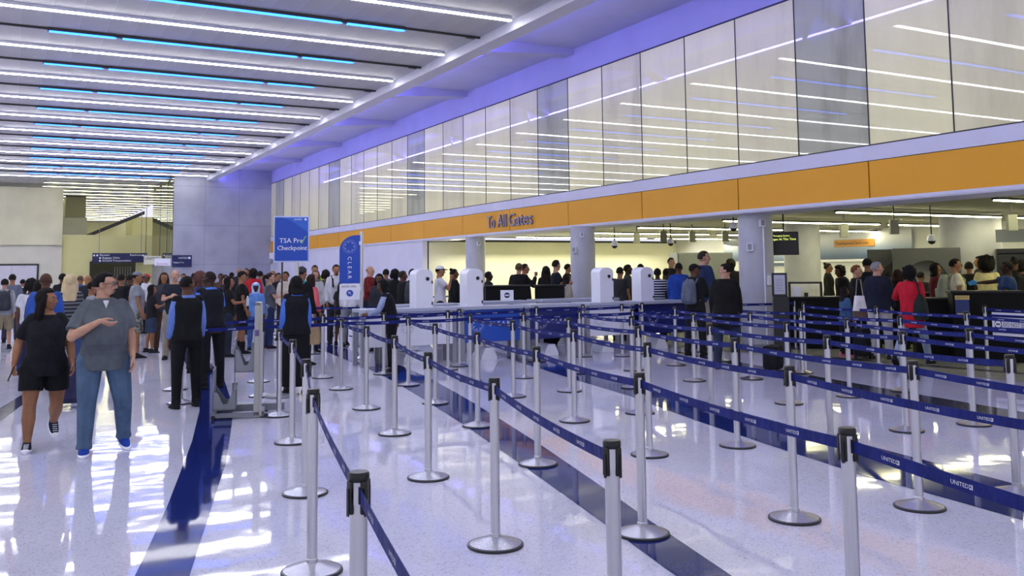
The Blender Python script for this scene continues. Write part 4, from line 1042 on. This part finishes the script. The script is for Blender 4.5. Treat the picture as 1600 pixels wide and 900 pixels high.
        for s in (-1, 1):
            b.add([(s * .01, .07 + 0 * s, 1.475), (s * .06, .035, 1.515), (s * .075, -.03, 1.53), (s * .07, -.03, 1.495), (s * .065, .045, 1.475), (s * .03, .088, 1.45)], [(0, 1, 5), (1, 4, 5), (1, 2, 3, 4)])
        b.tube([(.062 * math.cos(t), -.014 + .062 * math.sin(t), 1.505) for t in [math.pi * (.5 + .3 + 1.4 * k / 10) for k in range(11)]], .012, 8)
        b.build('collar', fabric(tp[1]), sh)
        b = MB(); b.M = up; b.add([(-.028, .095, 1.475), (.028, .095, 1.475), (.0, .118, 1.40), (0, .09, 1.48)], [(0, 2, 1), (0, 1, 3)]); b.build('undershirt', fabric('cfcfd6'), sh)
    else: top('t_shirt', fabric(tp[1]), .84 if hero else .66, hem, ii, 1.485)
    # hair or hat
    hk, hc = o['hair'].split(':')
    if hk not in HM: HM[hk] = hair_mesh(hk)
    def headpart(src, nm, mats):
        b = MB(); b.M = hm; b.add([tuple(v) for v in src.v], src.f, 0); b.m = list(src.m)
        ob = b.build(nm, mats, bm)
        for p in ob.data.polygons: p.use_smooth = True
        return ob
    nm = {'beanie': 'beanie', 'cap': 'cap', 'cap2': 'cap', 'hood': 'hood'}.get(hk, 'hair')
    headpart(HM[hk], nm, [fabric(hc), fabric('17181c')])
    if nm != 'hair' and hk != 'hood':
        if 'buzz' not in HM: HM['buzz'] = hair_mesh('buzz')
        headpart(HM['buzz'], 'hair', [fabric('16110f')])
    if o.get('beard'):
        b = MB(); b.M = hm; b.ball((0, .058, -.092), (.027, .024, .022), 16, 10); b.ball((0, .0845, -.040), (.024, .010, .006), 12, 6); ob = b.build('beard', fabric('17110f'), bm, True)
    if hero or not far:
        b = MB(); b.M = hm
        for s in (-1, 1):
            b.ball((s * .03, .073, .015), (.0115, .009, .006), 10, 8, 0); b.ball((s * .03, .0805, .015), (.006, .003, .0055), 8, 6, 1); b.tube([(s * .014, .084, .037), (s * .03, .0855, .042), (s * .047, .0765, .037)], .0035, 6, 1)
        b.build('eyes', [mat('eye_white', 'cfcac4', .3), mat('eye_dark', '1a1210', .3)], bm, True)
        if hero:
            b = MB(); b.M = hm; b.ball((0, .087, -.053), (.021, .007, .004), 12, 6); b.ball((0, .086, -.060), (.018, .007, .0045), 12, 6); b.build('lips', fabric('8a4f45', None, .5), bm, True)
    if o.get('glasses'):
        b = MB(); b.M = hm
        for s in (-1, 1):
            b.tube([(s * .032 + .022 * math.cos(t), .098, .014 + .014 * math.sin(t)) for t in [2 * math.pi * k / 12 for k in range(13)]], .003, 6)
            b.tube([(s * .054, .097, .018), (s * .078, .06, .018), (s * .084, -.01, .012)], .003, 6)
        b.tube([(-.01, .1, .018), (.01, .1, .018)], .003, 6); b.build('glasses', BLACKP, bm)
    if o.get('strap'):
        b = MB(); b.M = up; b.tube([(.09, -.16, 1.28), (.10, -.12, 1.42), (.095, -.02, 1.50), (.09, .09, 1.42), (.09, .15, 1.25)], .022, 8, flat=.5); b.build('shoulder_strap', fabric(o['strap']), bm, True)
    if o.get('scarf'):
        b = MB(); b.M = up; b.tube([(.075 * math.cos(t), .0 + .075 * math.sin(t), 1.50) for t in [2 * math.pi * k / 12 for k in range(13)]], .03, 8); b.tube([(.04, .09, 1.48), (.045, .15, 1.3), (.05, .14, 1.05)], [.03, .035, .04], 10, flat=.5); b.build('scarf', fabric(o['scarf']), bm, True)
    if o.get('tied'):
        b = MB(); b.M = up; b.loft([(0, -.01, 1.04, .15, .13), (0, -.03, .98, .19, .16), (0, -.05, .8, .2, .16), (0, -.06, .66, .17, .13)]); cloth(b, 'tied_jacket', fabric(o['tied']))
    if o.get('badge'):
        b = MB(); b.M = up; b.ball((.2, .0, 1.36), (.03, .04, .045), 10, 6); b.build('shoulder_patch', fabric('b8bcc8'), bm, True)
    # carried things
    ex = o.get('ex'); Mw = Matrix.Translation((x, y, 0)) @ Matrix.Rotation(R(rz), 4, 'Z')
    if ex:
        kd, c = ex.split(':'); m = fabric(c)
        wl = lambda p: Mw @ (up @ V(p))
        if kd == 'backpack':
            t = thing('backpack', 'backpack worn by the ' + label, 'backpack', Mw @ (up @ V((0, -.2, 1.0))), R(rz))
            t['label'] = PACK.get(round(x, 1), 'backpack on the back of the ' + ' '.join(label.split()[:9]))
            B = Matrix.Translation(-(up @ V((0, -.2, 1.0)))) @ up
            b = MB(); b.M = B; b.loft([(0, -.21, .98, .12, .07), (0, -.23, 1.02, .155, .10), (0, -.23, 1.2, .155, .105), (0, -.21, 1.38, .135, .085), (0, -.19, 1.46, .08, .05)]); 
            q = remesh(b, .02, 3); q.materials.append(m)
            for p in q.polygons: p.use_smooth = True
            ob = bpy.data.objects.new('pack_body', q); COL.objects.link(ob); ob.parent = t
            b = MB(); b.M = B; b.box((-.11, -.355, 1.03), (.11, -.30, 1.2), bev=.02); b.build('front_pocket', m, t, True)
            b = MB(); b.M = B; b.tube([(0, -.2, 1.44), (0, -.24, 1.49), (0, -.17, 1.48)], .01, 6); b.build('grab_handle', BLACKP, t)
            for s in (-1, 1):
                b = MB(); b.M = B; b.tube([(s * .1, -.15, 1.38), (s * .11, -.08, 1.47), (s * .105, .05, 1.47), (s * .11, .14, 1.36), (s * .13, .13, 1.15), (s * .15, -.1, 1.04)], .022, 8, flat=.5); b.build('strap', m, t, True)
        elif kd == 'bottle':
            wr = arms[0][2] + arms[0][3] * .06; p = Mw @ (up @ wr)
            t = thing('water_bottle', 'clear water bottle held by the long-haired woman in black', 'bottle', p)
            b = MB(); b.lathe([(.03, -.09), (.033, -.08), (.033, .06), (.014, .09)], 14); b.build('bottle_body', m, t, True)
            b = MB(); b.lathe([(.015, .09), (.015, .11)], 12); b.build('cap', WHITE, t)
        elif kd == 'shoulderbag':
            t = thing('shoulder_bag', 'dark green bag hanging on the back of the woman in the bright red jacket', 'bag', Mw @ V((.2, -.12, .95)), R(rz))
            b = MB(); b.loft([(0, 0, -.18, .10, .13), (0, 0, -.1, .12, .15), (0, 0, .1, .10, .12), (0, 0, .24, .03, .05)]); b.build('bag_body', m, t, True)
            b = MB(); b.tube([(0, 0, .2), (-.05, .02, .42), (-.12, .1, .5)], .015, 8); b.build('strap', m, t)
    return bm, up, arms, Mw
PEOPLE=[
(0.31,9.96,1.521,-177.8,dict(top='tee:14161d',bot='shorts:101216',hair='long:120d0e',skin=1,g=1.27,pose='hero_w',head=64.0,shoe='canvas',hero=1,hem=0.8),'woman in a black T-shirt and black shorts walking forward, head turned right'),
(0.78,9.44,1.669,-178.7,dict(top='shirt:555b63',bot='pants:4d6480',hair='short:0d0c0e',skin=0,g=1.25,pose='hero_m',head=66.0,shoe='1d3fa0',hero=1,glasses=1,beard=1,belly=1),'man with glasses in a grey short-sleeved shirt and jeans, arm across his chest'),
(-0.13,23.75,1.619,-1.7,dict(top='long:8f9098',bot='shorts:8a8068',hair='short:17130f',skin=0,pose='walk',ex='backpack:34363f',shoe='222226'),'boy in a grey hoodie and khaki shorts walking away under a dark backpack'),
(0.02,26.29,1.694,-10.1,dict(top='tee:5d6478',bot='pants:2d3040',hair='short:17130f',skin=1),'man in a slate grey T-shirt just behind the boy with the backpack'),
(0.31,31.86,1.543,-30.6,dict(top='vest:20222c:c9ccd8',bot='pants:222430',hair='short:15110f',skin=1),'short dark-haired person in a dark vest in front of the white doors'),
(0.3,17.56,1.589,-6.0,dict(top='tee:b9bcc9',bot='pants:2b2d55',hair='curly:100d0d',skin=2),'person with curly black hair and a white top behind the woman in black'),
(0.4,16.37,1.572,-11.4,dict(top='long:39305c',bot='pants:22222c',hair='long:0f0c0d',skin=2),'person with straight black hair in a dark purple top'),
(0.43,14.63,1.679,-13.7,dict(top='long:2a4ea0',bot='pants:20242f',hair='buzz:4a352a',skin=2,g=1.1),'man with a shaved head in a royal blue shirt'),
(0.79,15.58,1.658,-2.9,dict(top='stripe:23252b:6c7078',bot='pants:3c4f78',hair='longer:c9b48e',skin=0,shoe='222226'),'woman with long blonde hair in a dark striped sweater'),
(1.08,24.57,1.695,-22.5,dict(top='long:17181c',bot='pants:16171b',hair='short:15110f',skin=2),'person in a black jacket against the yellow wall beside the blonde woman'),
(1.59,26.58,1.643,-33.4,dict(top='long:2b4c96',bot='pants:1c1f2b',hair='buzz:5b4436',skin=1),'man in a blue shirt far behind the grey-shirted man'),
(1.54,23.18,1.657,-163.8,dict(top='long:23252d',bot='pants:1c1f2b',hair='bald:5b4436',skin=1),'balding man with a tan face behind the blonde woman'),
(1.25,17.62,1.532,-94.1,dict(top='tee:8d9299',bot='pants:333c54',hair='short:100d0d',skin=1),'teenager with black hair and a pale grey shirt seen in profile'),
(1.81,24.17,1.64,-154.3,dict(top='long:7f93bf',bot='pants:1c1f2b',hair='short:3b2a22',skin=1),'man in a pale blue shirt half hidden behind the man with glasses'),
(2.22,22.81,1.664,-25.6,dict(top='tee:17181c',bot='pants:1c1f2b',hair='short:1a1512',skin=1,ex='backpack:1b1c20'),'person in a black T-shirt carrying a black backpack left of the grey cap'),
(2.84,27.04,1.647,-16.0,dict(top='tee:25262c',bot='pants:1c1f2b',hair='short:1a1512',skin=2),'person with short dark hair behind the man in the grey cap'),
(2.21,19.77,1.71,-91.4,dict(top='tee:80848f',bot='camo:6b6a60',hair='cap:6d717c',skin=1,g=1.08,shoe='1c1d22'),'man in a grey baseball cap, grey T-shirt and camouflage shorts'),
(3.37,27.9,1.678,-126.9,dict(top='tee:d8d9e0',bot='pants:1c1f2b',hair='cap:9c3a3c',skin=2),'person in a red and white cap beyond the man in the grey cap'),
(2.64,20.89,1.424,-87.2,dict(top='tee:1b1a1f',bot='shorts:303d58',hair='long:14100f',skin=1,pose='phone',shoe='202024'),'girl with long dark hair in a black top and denim shorts'),
(2.83,19.04,1.739,171.5,dict(top='tee:1d2230',bot='pants:8a8378',hair='bald:c9c4c0',skin=0,pose='phone',g=1.05),'white-haired man in a navy polo shirt facing the camera'),
(2.93,21.28,1.682,-177.8,dict(top='long:3a3c48',bot='pants:4b372c',hair='long:3a2a20',skin=1),'woman with shoulder-length brown hair and a pale scarf'),
(1.95,12.06,1.617,6.8,dict(top='vest:101116:6580c8',bot='pants:0d0e13',hair='short:100d0d',skin=2,head=-66.0,g=1.06),'staff member in a black vest and trousers seen from behind, blue sleeves'),
(2.59,13.92,1.692,17.5,dict(top='vestt:10131d:4a74cf',bot='pants:0d0f16',hair='buzz:1d1412',skin=3,pose='phone',g=1.12,lean=8,head=32.0),'tall shaven-headed staff member in a black vest with bright blue sleeves'),
(2.81,16.19,1.679,-29.9,dict(top='long:3a3f72',bot='pants:17181f',hair='curly:5a3a35',skin=2),'woman with auburn curly hair between the two staff members'),
(3.85,18.96,1.588,-103.5,dict(top='tee:121216',bot='pants:1f2738',hair='long:0f0c0d',skin=1,pose='hold',shoe='17181c',ex='bottle:a8b8c8'),'woman with long black hair in a black T-shirt holding a bottle'),
(4.24,19.57,1.703,-100.2,dict(top='tee:0f1013',bot='shorts:14151a',hair='cap:0d0d10',skin=1,socks=1,shoe='17181c',g=1.05),'man in a black cap, black T-shirt, black shorts and black socks'),
(5.81,25.42,1.769,-27.9,dict(top='long:b01f2c',bot='pants:1c1f2b',hair='curly:120e0e',skin=2),'person with curly black hair in a bright red top'),
(4.7,20.31,1.437,167.0,dict(top='long:5d87c9',bot='pants:3d5a9a',hair='hood:9fc0ea',skin=3),'child in a light blue hooded top next to the woman in the grey T-shirt'),
(5.07,20.55,1.658,-101.9,dict(top='tee:50545e',bot='pants:28365a',hair='pony:2c1d18',skin=0,pose='phone',tied='8e919c',shoe='2a2228'),'woman with a brown ponytail, grey T-shirt and jacket tied at her waist'),
(6.35,29.7,1.833,177.9,dict(top='long:1c1d24',bot='pants:1c1f2b',hair='bald:7a6a60',skin=1),'bald man in a dark suit at the back of the crowd before the grey wall'),
(7.0,31.63,1.822,147.5,dict(top='long:4a3f3c',bot='pants:1c1f2b',hair='short:3f2c22',skin=1),'brown-haired man at the back beside the bald man in the dark suit'),
(6.45,27.36,1.72,-18.3,dict(top='long:7c818c',bot='pants:1c1f2b',hair='short:15110f',skin=1),'person in a light grey shirt right of the person in red'),
(5.43,27.91,1.656,179.0,dict(top='long:503c30',bot='pants:1c1f2b',hair='short:1a1412',skin=2),'woman with tied dark hair beyond the shaven-headed staff member'),
(7.03,28.19,1.719,136.0,dict(top='long:6c6a70',bot='pants:1c1f2b',hair='long:8c7458',skin=0),'person with fair hair at the back, left of the checkpoint sign pole'),
(6.67,26.09,1.657,-164.3,dict(top='long:1e1f27',bot='pants:1c1f2b',hair='short:15110f',skin=1),'dark-haired person at the foot of the checkpoint sign board'),
(6.06,23.0,1.687,135.2,dict(top='long:b9aea3',bot='pants:1c1f2b',hair='short:1d1512',skin=1,beard=1),'dark-bearded man turning left between the checkpoint sign poles'),
(4.96,31.6,1.67,-178.9,dict(top='long:5d4a41',bot='pants:1c1f2b',hair='short:1d1512',skin=1),'dark-haired person in a brown top by the grey wall corner'),
(5.43,32.49,1.689,-19.5,dict(top='long:1b1c22',bot='pants:1c1f2b',hair='short:15110f',skin=2),'person in a dark coat far behind the back-turned staff member'),
(4.93,24.76,1.621,-131.3,dict(top='long:322b35',bot='pants:1c1f2b',hair='short:1a1412',skin=0),'light-faced woman just beyond the long-haired woman with the bottle'),
(6.77,32.9,1.698,-21.6,dict(top='long:222a44',bot='pants:1c1f2b',hair='short:15110f',skin=2),'person in a navy coat in the far row before the grey wall'),
(3.45,12.52,1.598,-3.4,dict(top='vest:10121a:4a72d0',bot='wide:0c0d12',hair='bob:0e0c0e',skin=2,g=1.12),'staff member in a black vest and long black skirt, blue sleeves, back turned'),
(4.6,16.36,1.754,-55.7,dict(top='jacket:0f1013',bot='pants:17181d',hair='beanie:34353b',skin=1,strap='2a8f9c'),'man in a charcoal beanie and black coat with a teal shoulder strap'),
(5.48,18.74,1.608,-71.3,dict(top='long:d8636b',bot='pants:15161b',hair='longer:2c1a17',skin=1),'woman with long brown hair in a coral pink top'),
(6.43,21.65,1.708,168.5,dict(top='long:b9bcbf',bot='pants:2a2c33',hair='long:6b5240',skin=0,scarf='6d717a'),'woman in a white cardigan and grey scarf'),
(7.58,25.6,1.865,168.5,dict(top='tee:a8cf3c',bot='pants:1c1f2b',hair='short:1a1412',skin=1),'man in a neon yellow shirt at the back of the queue'),
(7.25,23.49,1.711,-27.2,dict(top='long:48463f',bot='pants:1c1f2b',hair='curly:1a1412',skin=1),'woman with dark curly hair between the scarf and the white hoodie'),
(6.71,20.93,1.837,172.2,dict(top='long:bfc0ca',bot='pants:2c2d33',hair='short:15110f',skin=1,beard=1,strap='23242a'),'bearded man in a white printed hoodie with a backpack strap'),
(6.67,19.8,1.682,-33.6,dict(top='long:cfd0da',bot='pants:80838f',hair='short:1d1512',skin=1),'person in a white shirt and grey trousers behind the blue flag sign'),
(6.67,20.38,1.45,-28.1,dict(top='tee:1c1c20',bot='dots:1c1c20',hair='long:15110f',skin=2),'short person in a dark spotted dress beside the flag sign'),
(7.58,21.02,1.803,-139.8,dict(top='long:6e1f22',bot='pants:1c1f2b',hair='bald:8a6a5c',skin=0,pose='phone'),'bald man in a dark red sweater beyond the flag pole'),
(6.86,18.44,1.606,149.6,dict(top='long:2b2d36',bot='pants:17181f',hair='longer:16100f',skin=2),'woman with long dark hair behind the leaning staff member'),
(8.64,22.73,1.728,-35.8,dict(top='long:5a5652',bot='pants:1c1f2b',hair='short:1a1412',skin=1),'man with dark hair in the back row right of the bald man'),
(5.64,14.58,1.537,60.8,dict(top='vest:0f1119:8b97bb',bot='pants:0b0c11',hair='bob:0d0b0d',skin=2,lean=14,pose='desk',g=1.1),'staff member in a black vest leaning over the counter end, grey-blue sleeve'),
(8.11,20.73,1.704,-31.4,dict(top='long:141519',bot='pants:1c1f2b',hair='curly:120e0e',skin=2),'person in a black jacket left of the tallest-haired group by the first kiosk'),
(7.9,19.71,1.67,-101.8,dict(top='long:15151a',bot='pants:1c1f2b',hair='short:2a2420',skin=2,pose='phone'),'person in a black top reaching right toward the first kiosk'),
(7.9,19.13,1.711,-30.4,dict(top='long:121317',bot='pants:1c1f2b',hair='short:1f1310',skin=1,ex='backpack:3c4048'),'person with a grey backpack immediately left of the first kiosk'),
(8.65,19.3,1.779,-112.1,dict(top='tee:cfcfd9',bot='pants:2e2326',hair='cap2:d8d8de',skin=1,pose='mouth'),'man in a black and white cap and white T-shirt, hand at his mouth'),
(9.36,20.05,1.705,-105.0,dict(top='jacket:111217',bot='pants:15161b',hair='bun:0f0c0d',skin=2),'woman with black hair in a bun and black coat between the first two kiosks'),
(10.09,19.65,1.635,-97.2,dict(top='long:15141b',bot='pants:1c1f2b',hair='short:150f0e',skin=3),'dark-skinned person just right of the second kiosk'),
(10.83,19.47,1.829,-44.1,dict(top='jacket:0f1013',bot='pants:111216',hair='short:544632',skin=0),'person with light brown hair in a long black coat'),
(11.45,20.28,1.819,-114.5,dict(top='long:1b1a1c',bot='pants:1c1f2b',hair='short:1a1412',skin=1,pose='mouth'),'man in profile with hand on chin behind the light-brown-haired person'),
(11.82,19.85,1.748,-40.8,dict(top='long:15151a',bot='pants:1c1f2b',hair='longer:1c1513',skin=1),'woman with long dark hair left of the man in the navy T-shirt'),
(11.73,19.21,1.899,-111.4,dict(top='tee:161a26',bot='pants:141824',hair='short:1c1612',skin=0,pose='phone',head=30.0),'tall man in a navy T-shirt looking at his phone before the cream wall'),
(13.91,22.14,1.827,-102.1,dict(top='long:2c2822',bot='pants:1c1f2b',hair='short:15110f',skin=1),'dark-haired man bowing his head beside the middle column'),
(11.74,18.75,1.554,-92.1,dict(top='long:a39c8e',bot='pants:2c2d33',hair='bob:1d1512',skin=1),'person in a beige sweater close to the middle column'),
(12.58,17.72,1.708,-65.4,dict(top='tee:2b2d31',bot='pants:1c1f2b',hair='short:100d0d',skin=1),'man in a dark grey T-shirt right of the third kiosk'),
(13.04,18.04,1.769,-120.9,dict(top='long:3c3c36',bot='pants:1c1f2b',hair='short:15100e',skin=3),'dark-skinned man in an olive grey shirt between the third and fourth kiosks'),
(14.52,19.52,1.793,-46.6,dict(top='tee:3f7fa8',bot='pants:1c1f2b',hair='short:15110f',skin=1),'person whose dark hair shows above the fourth kiosk'),
(13.04,16.89,1.669,-39.7,dict(top='stripe:1b2238:c5cad8',bot='pants:1c1f2b',hair='short:0f0c0c',skin=3),'person in a navy and white striped shirt right of the fourth kiosk'),
(13.85,17.59,1.667,-58.2,dict(top='tee:3f86a8',bot='pants:1c1f2b',hair='short:0f0c0c',skin=3),'person in a teal shirt between the striped shirt and the royal blue shirt'),
(15.23,19.13,1.953,-178.5,dict(top='jacket:15141a',bot='pants:1c1f2b',hair='buzz:2b201b',skin=0),'close-cropped man in a black jacket before the grey cabinets'),
(13.22,16.34,1.793,-41.0,dict(top='long:1f4298',bot='pants:1c1f2b',hair='buzz:15100f',skin=2,g=1.2),'broad man in a royal blue shirt seen from behind'),
(11.56,13.82,1.744,-69.9,dict(top='jacket:15171b',bot='pants:17181d',hair='cap:101014',skin=2,ex='backpack:596070',head=-50.0,pose='hold'),'man in a dark jacket and cap wearing a grey and black backpack'),
(12.39,14.51,2.008,-100.5,dict(top='jacket:1d2c50',bot='shorts:8c8678',hair='short:2b241f',skin=0,head=-25.0,g=1.08),'very tall man with cropped hair in a navy zip jacket and shorts'),
(10.42,11.69,1.726,-49.7,dict(top='coat:0d0d10',bot='pants:283246',hair='short:0f0c0c',skin=0,head=93.0,g=1.18,shoe='222226'),'man in a long black coat standing beside the nearest column'),
(15.91,17.61,1.876,-52.1,dict(top='long:1b1a1c',bot='pants:1c1f2b',hair='curly:1a1412',skin=2),'man with dark curly hair beyond the man in the long black coat'),
(15.46,15.57,1.523,-164.8,dict(top='long:2a2620',bot='pants:1c1f2b',hair='cap:cfc6a8',skin=1),'person in a cream cap behind the document stand'),
(18.85,17.15,1.759,-137.7,dict(top='long:17181c',bot='pants:1c1f2b',hair='bun:15110f',skin=1),'person with a dark topknot seen past the black screening booth'),
(15.72,13.83,1.694,71.3,dict(top='jacket:121317',bot='pants:15161b',hair='curly:0f0c0d',skin=2,lean=12),'person in a black jacket bending left next to the booth'),
(14.06,12.11,1.687,-149.3,dict(top='jacket:141418',bot='pants:15161b',hair='short:6a3f2a',skin=0),'woman with ginger hair in a dark coat'),
(15.15,12.77,1.815,-59.9,dict(top='jacket:121722',bot='pants:15161b',hair='beanie:0e0f16',skin=1),'man in a black knit cap behind the grey-haired traveller'),
(13.77,11.39,1.739,-58.4,dict(top='jacket:181e30',bot='pants:b9b9bd',hair='short:8b8d92',skin=0,head=-72.0,shoe='2a2a30',g=1.08),'grey-haired man in a navy jacket and pale trousers, white bag at his side'),
(13.67,12.07,1.283,-108.6,dict(top='long:3c5a80',bot='pants:17181f',hair='long:1a1110',skin=1,shoe='c06a80'),'girl in a denim jacket and pink shoes in front of the black desk'),
(15.76,12.55,1.59,-61.5,dict(top='long:15151a',bot='pants:15161b',hair='bob:2c1d18',skin=1),'woman with brown hair in a black top left of the red jacket'),
(13.39,10.42,1.717,-72.1,dict(top='coat:b81a2e',bot='pants:93a3bb',hair='curly:0f0c0c',skin=2,pose='stride',shoe='222226',ex='shoulderbag:1f2a25'),'woman in a bright red jacket and light jeans striding right'),
(16.17,11.98,1.711,-133.4,dict(top='long:5a1a20',bot='pants:17181f',hair='bob:0f0c0c',skin=1),'woman with short black hair in a maroon top'),
(15.89,11.34,1.79,-134.5,dict(top='tee:cfcab0',bot='pants:2c2d33',hair='short:100d0d',skin=1,ex='backpack:8d9280',glasses=1,g=1.1),'man with glasses in a cream shirt wearing a pale grey backpack'),
(17.77,12.36,1.734,-60.2,dict(top='jacket:121317',bot='pants:15161b',hair='short:15110f',skin=1,g=1.1),'man in a black jacket seen from behind, right of the cream shirt'),
(19.0,12.95,1.864,54.3,dict(top='long:2a2420',bot='pants:15161b',hair='short:1a1412',skin=1),'tall man in profile in front of the widest column'),
(17.07,11.49,1.802,-71.1,dict(top='tee:ddd29a',bot='pants:15161b',hair='afro:0c0a0a',skin=3),'woman with big black curly hair in a pale yellow top'),
(15.99,10.36,1.727,30.9,dict(top='tee:1c3566',bot='pants:10131c',hair='short:0d0b0b',skin=3,pose='point',g=1.12,gloves=1,badge=1),'officer in a blue uniform shirt pointing left with a blue glove'),
(18.52,11.84,1.818,-67.4,dict(top='long:17171b',bot='pants:15161b',hair='bun:1a1412',skin=2),'person with tied dark hair behind the pointing officer'),
(17.31,10.9,1.741,2.2,dict(top='long:15151a',bot='pants:15161b',hair='curly:17110f',skin=1),'person in a black top at the right edge of the frame'),
(3.89,33.33,1.642,173.3,dict(top='long:15151a',bot='pants:15161b',hair='short:1a1412',skin=2),'person with glasses in a black coat under the departures sign end'),
(3.07,33.78,1.586,174.8,dict(top='long:6b5a4c',bot='pants:15161b',hair='short:1a1412',skin=1),'person in a tan coat in the far doorway'),
(5.17,29.2,1.584,-160.0,dict(top='long:70625c',bot='pants:15161b',hair='long:3a2a20',skin=0),'woman with fair skin peeping between the vest-wearing staff'),
(8.01,28.79,1.712,144.5,dict(top='long:5c5f68',bot='pants:15161b',hair='beanie:4c4f58',skin=1),'person in a grey hat left of the neon yellow shirt'),
(9.85,23.21,1.617,-33.0,dict(top='long:1b1c22',bot='pants:15161b',hair='short:15110f',skin=2),'person glimpsed behind the first kiosk'),
(17.48,13.32,1.538,-82.7,dict(top='jacket:2a2b2f',bot='pants:15161b',hair='short:17110f',skin=1),'person in a dark grey hooded coat between the red jacket and maroon top'),
(18.55,15.03,1.55,-71.0,dict(top='long:17171b',bot='pants:15161b',hair='short:0f0c0c',skin=2),'person with black hair deep in the checkpoint left of the brown-haired woman')]
people = []
for x, y, H, rz, o, label in PEOPLE:
    people.append(person(x, y, H, rz, o, label))
# phone in the hand of the woman in black
bm, up, arms, Mw = people[0]
p = Mw @ (up @ (arms[0][2] + arms[0][3] * .085))
t = thing('mobile_phone', 'black phone held low by the woman in black shorts', 'phone', p, 0)
b = MB(); b.M = Matrix.Rotation(R(20), 4, 'Y'); b.box((-.012, -.038, -.075), (-.002, .038, .075), bev=.004); b.build('phone_body', BLACKP, t)
b = MB(); b.M = Matrix.Rotation(R(20), 4, 'Y'); b.box((-.0135, -.034, -.068), (-.012, .034, .068)); b.build('screen', mat('phone_glass', '07080c', .08), t)
# white handbag at the grey-haired traveller's side
t = thing('handbag', 'white handbag with tan base hanging beside the grey-haired traveller', 'bag', (12.866,11.042, .78), R(-40))
b = MB(); b.loft([(0, 0, .0, .13, .07), (0, 0, .12, .12, .065)], 20); b.build('tan_base', fabric('5f4a42'), t, True)
b = MB(); b.loft([(0, 0, .12, .12, .065), (0, 0, .38, .08, .03)], 20); b.build('bag_body', fabric('d8d6d6'), t, True)
b = MB(); b.tube([(-.06, 0, .37), (-.03, 0, .66), (.03, 0, .66), (.06, 0, .37)], .008, 8); b.build('handle', fabric('8d8a90'), t)
t = thing('shopping_bag', 'tan bag hanging low behind the long-skirted staff member', 'bag', (4.686,15.855, .40), R(-10))
b = MB(); b.loft([(0, 0, .0, .10, .06), (0, 0, .04, .12, .07), (0, 0, .3, .11, .06), (0, 0, .34, .06, .03)], 20); b.build('bag_body', fabric('9c8468'), t, True)
b = MB(); b.tube([(-.05, 0, .32), (-.03, 0, .5), (.03, 0, .5), (.05, 0, .32)], .008, 8); b.build('handle', fabric('6d5a48'), t)
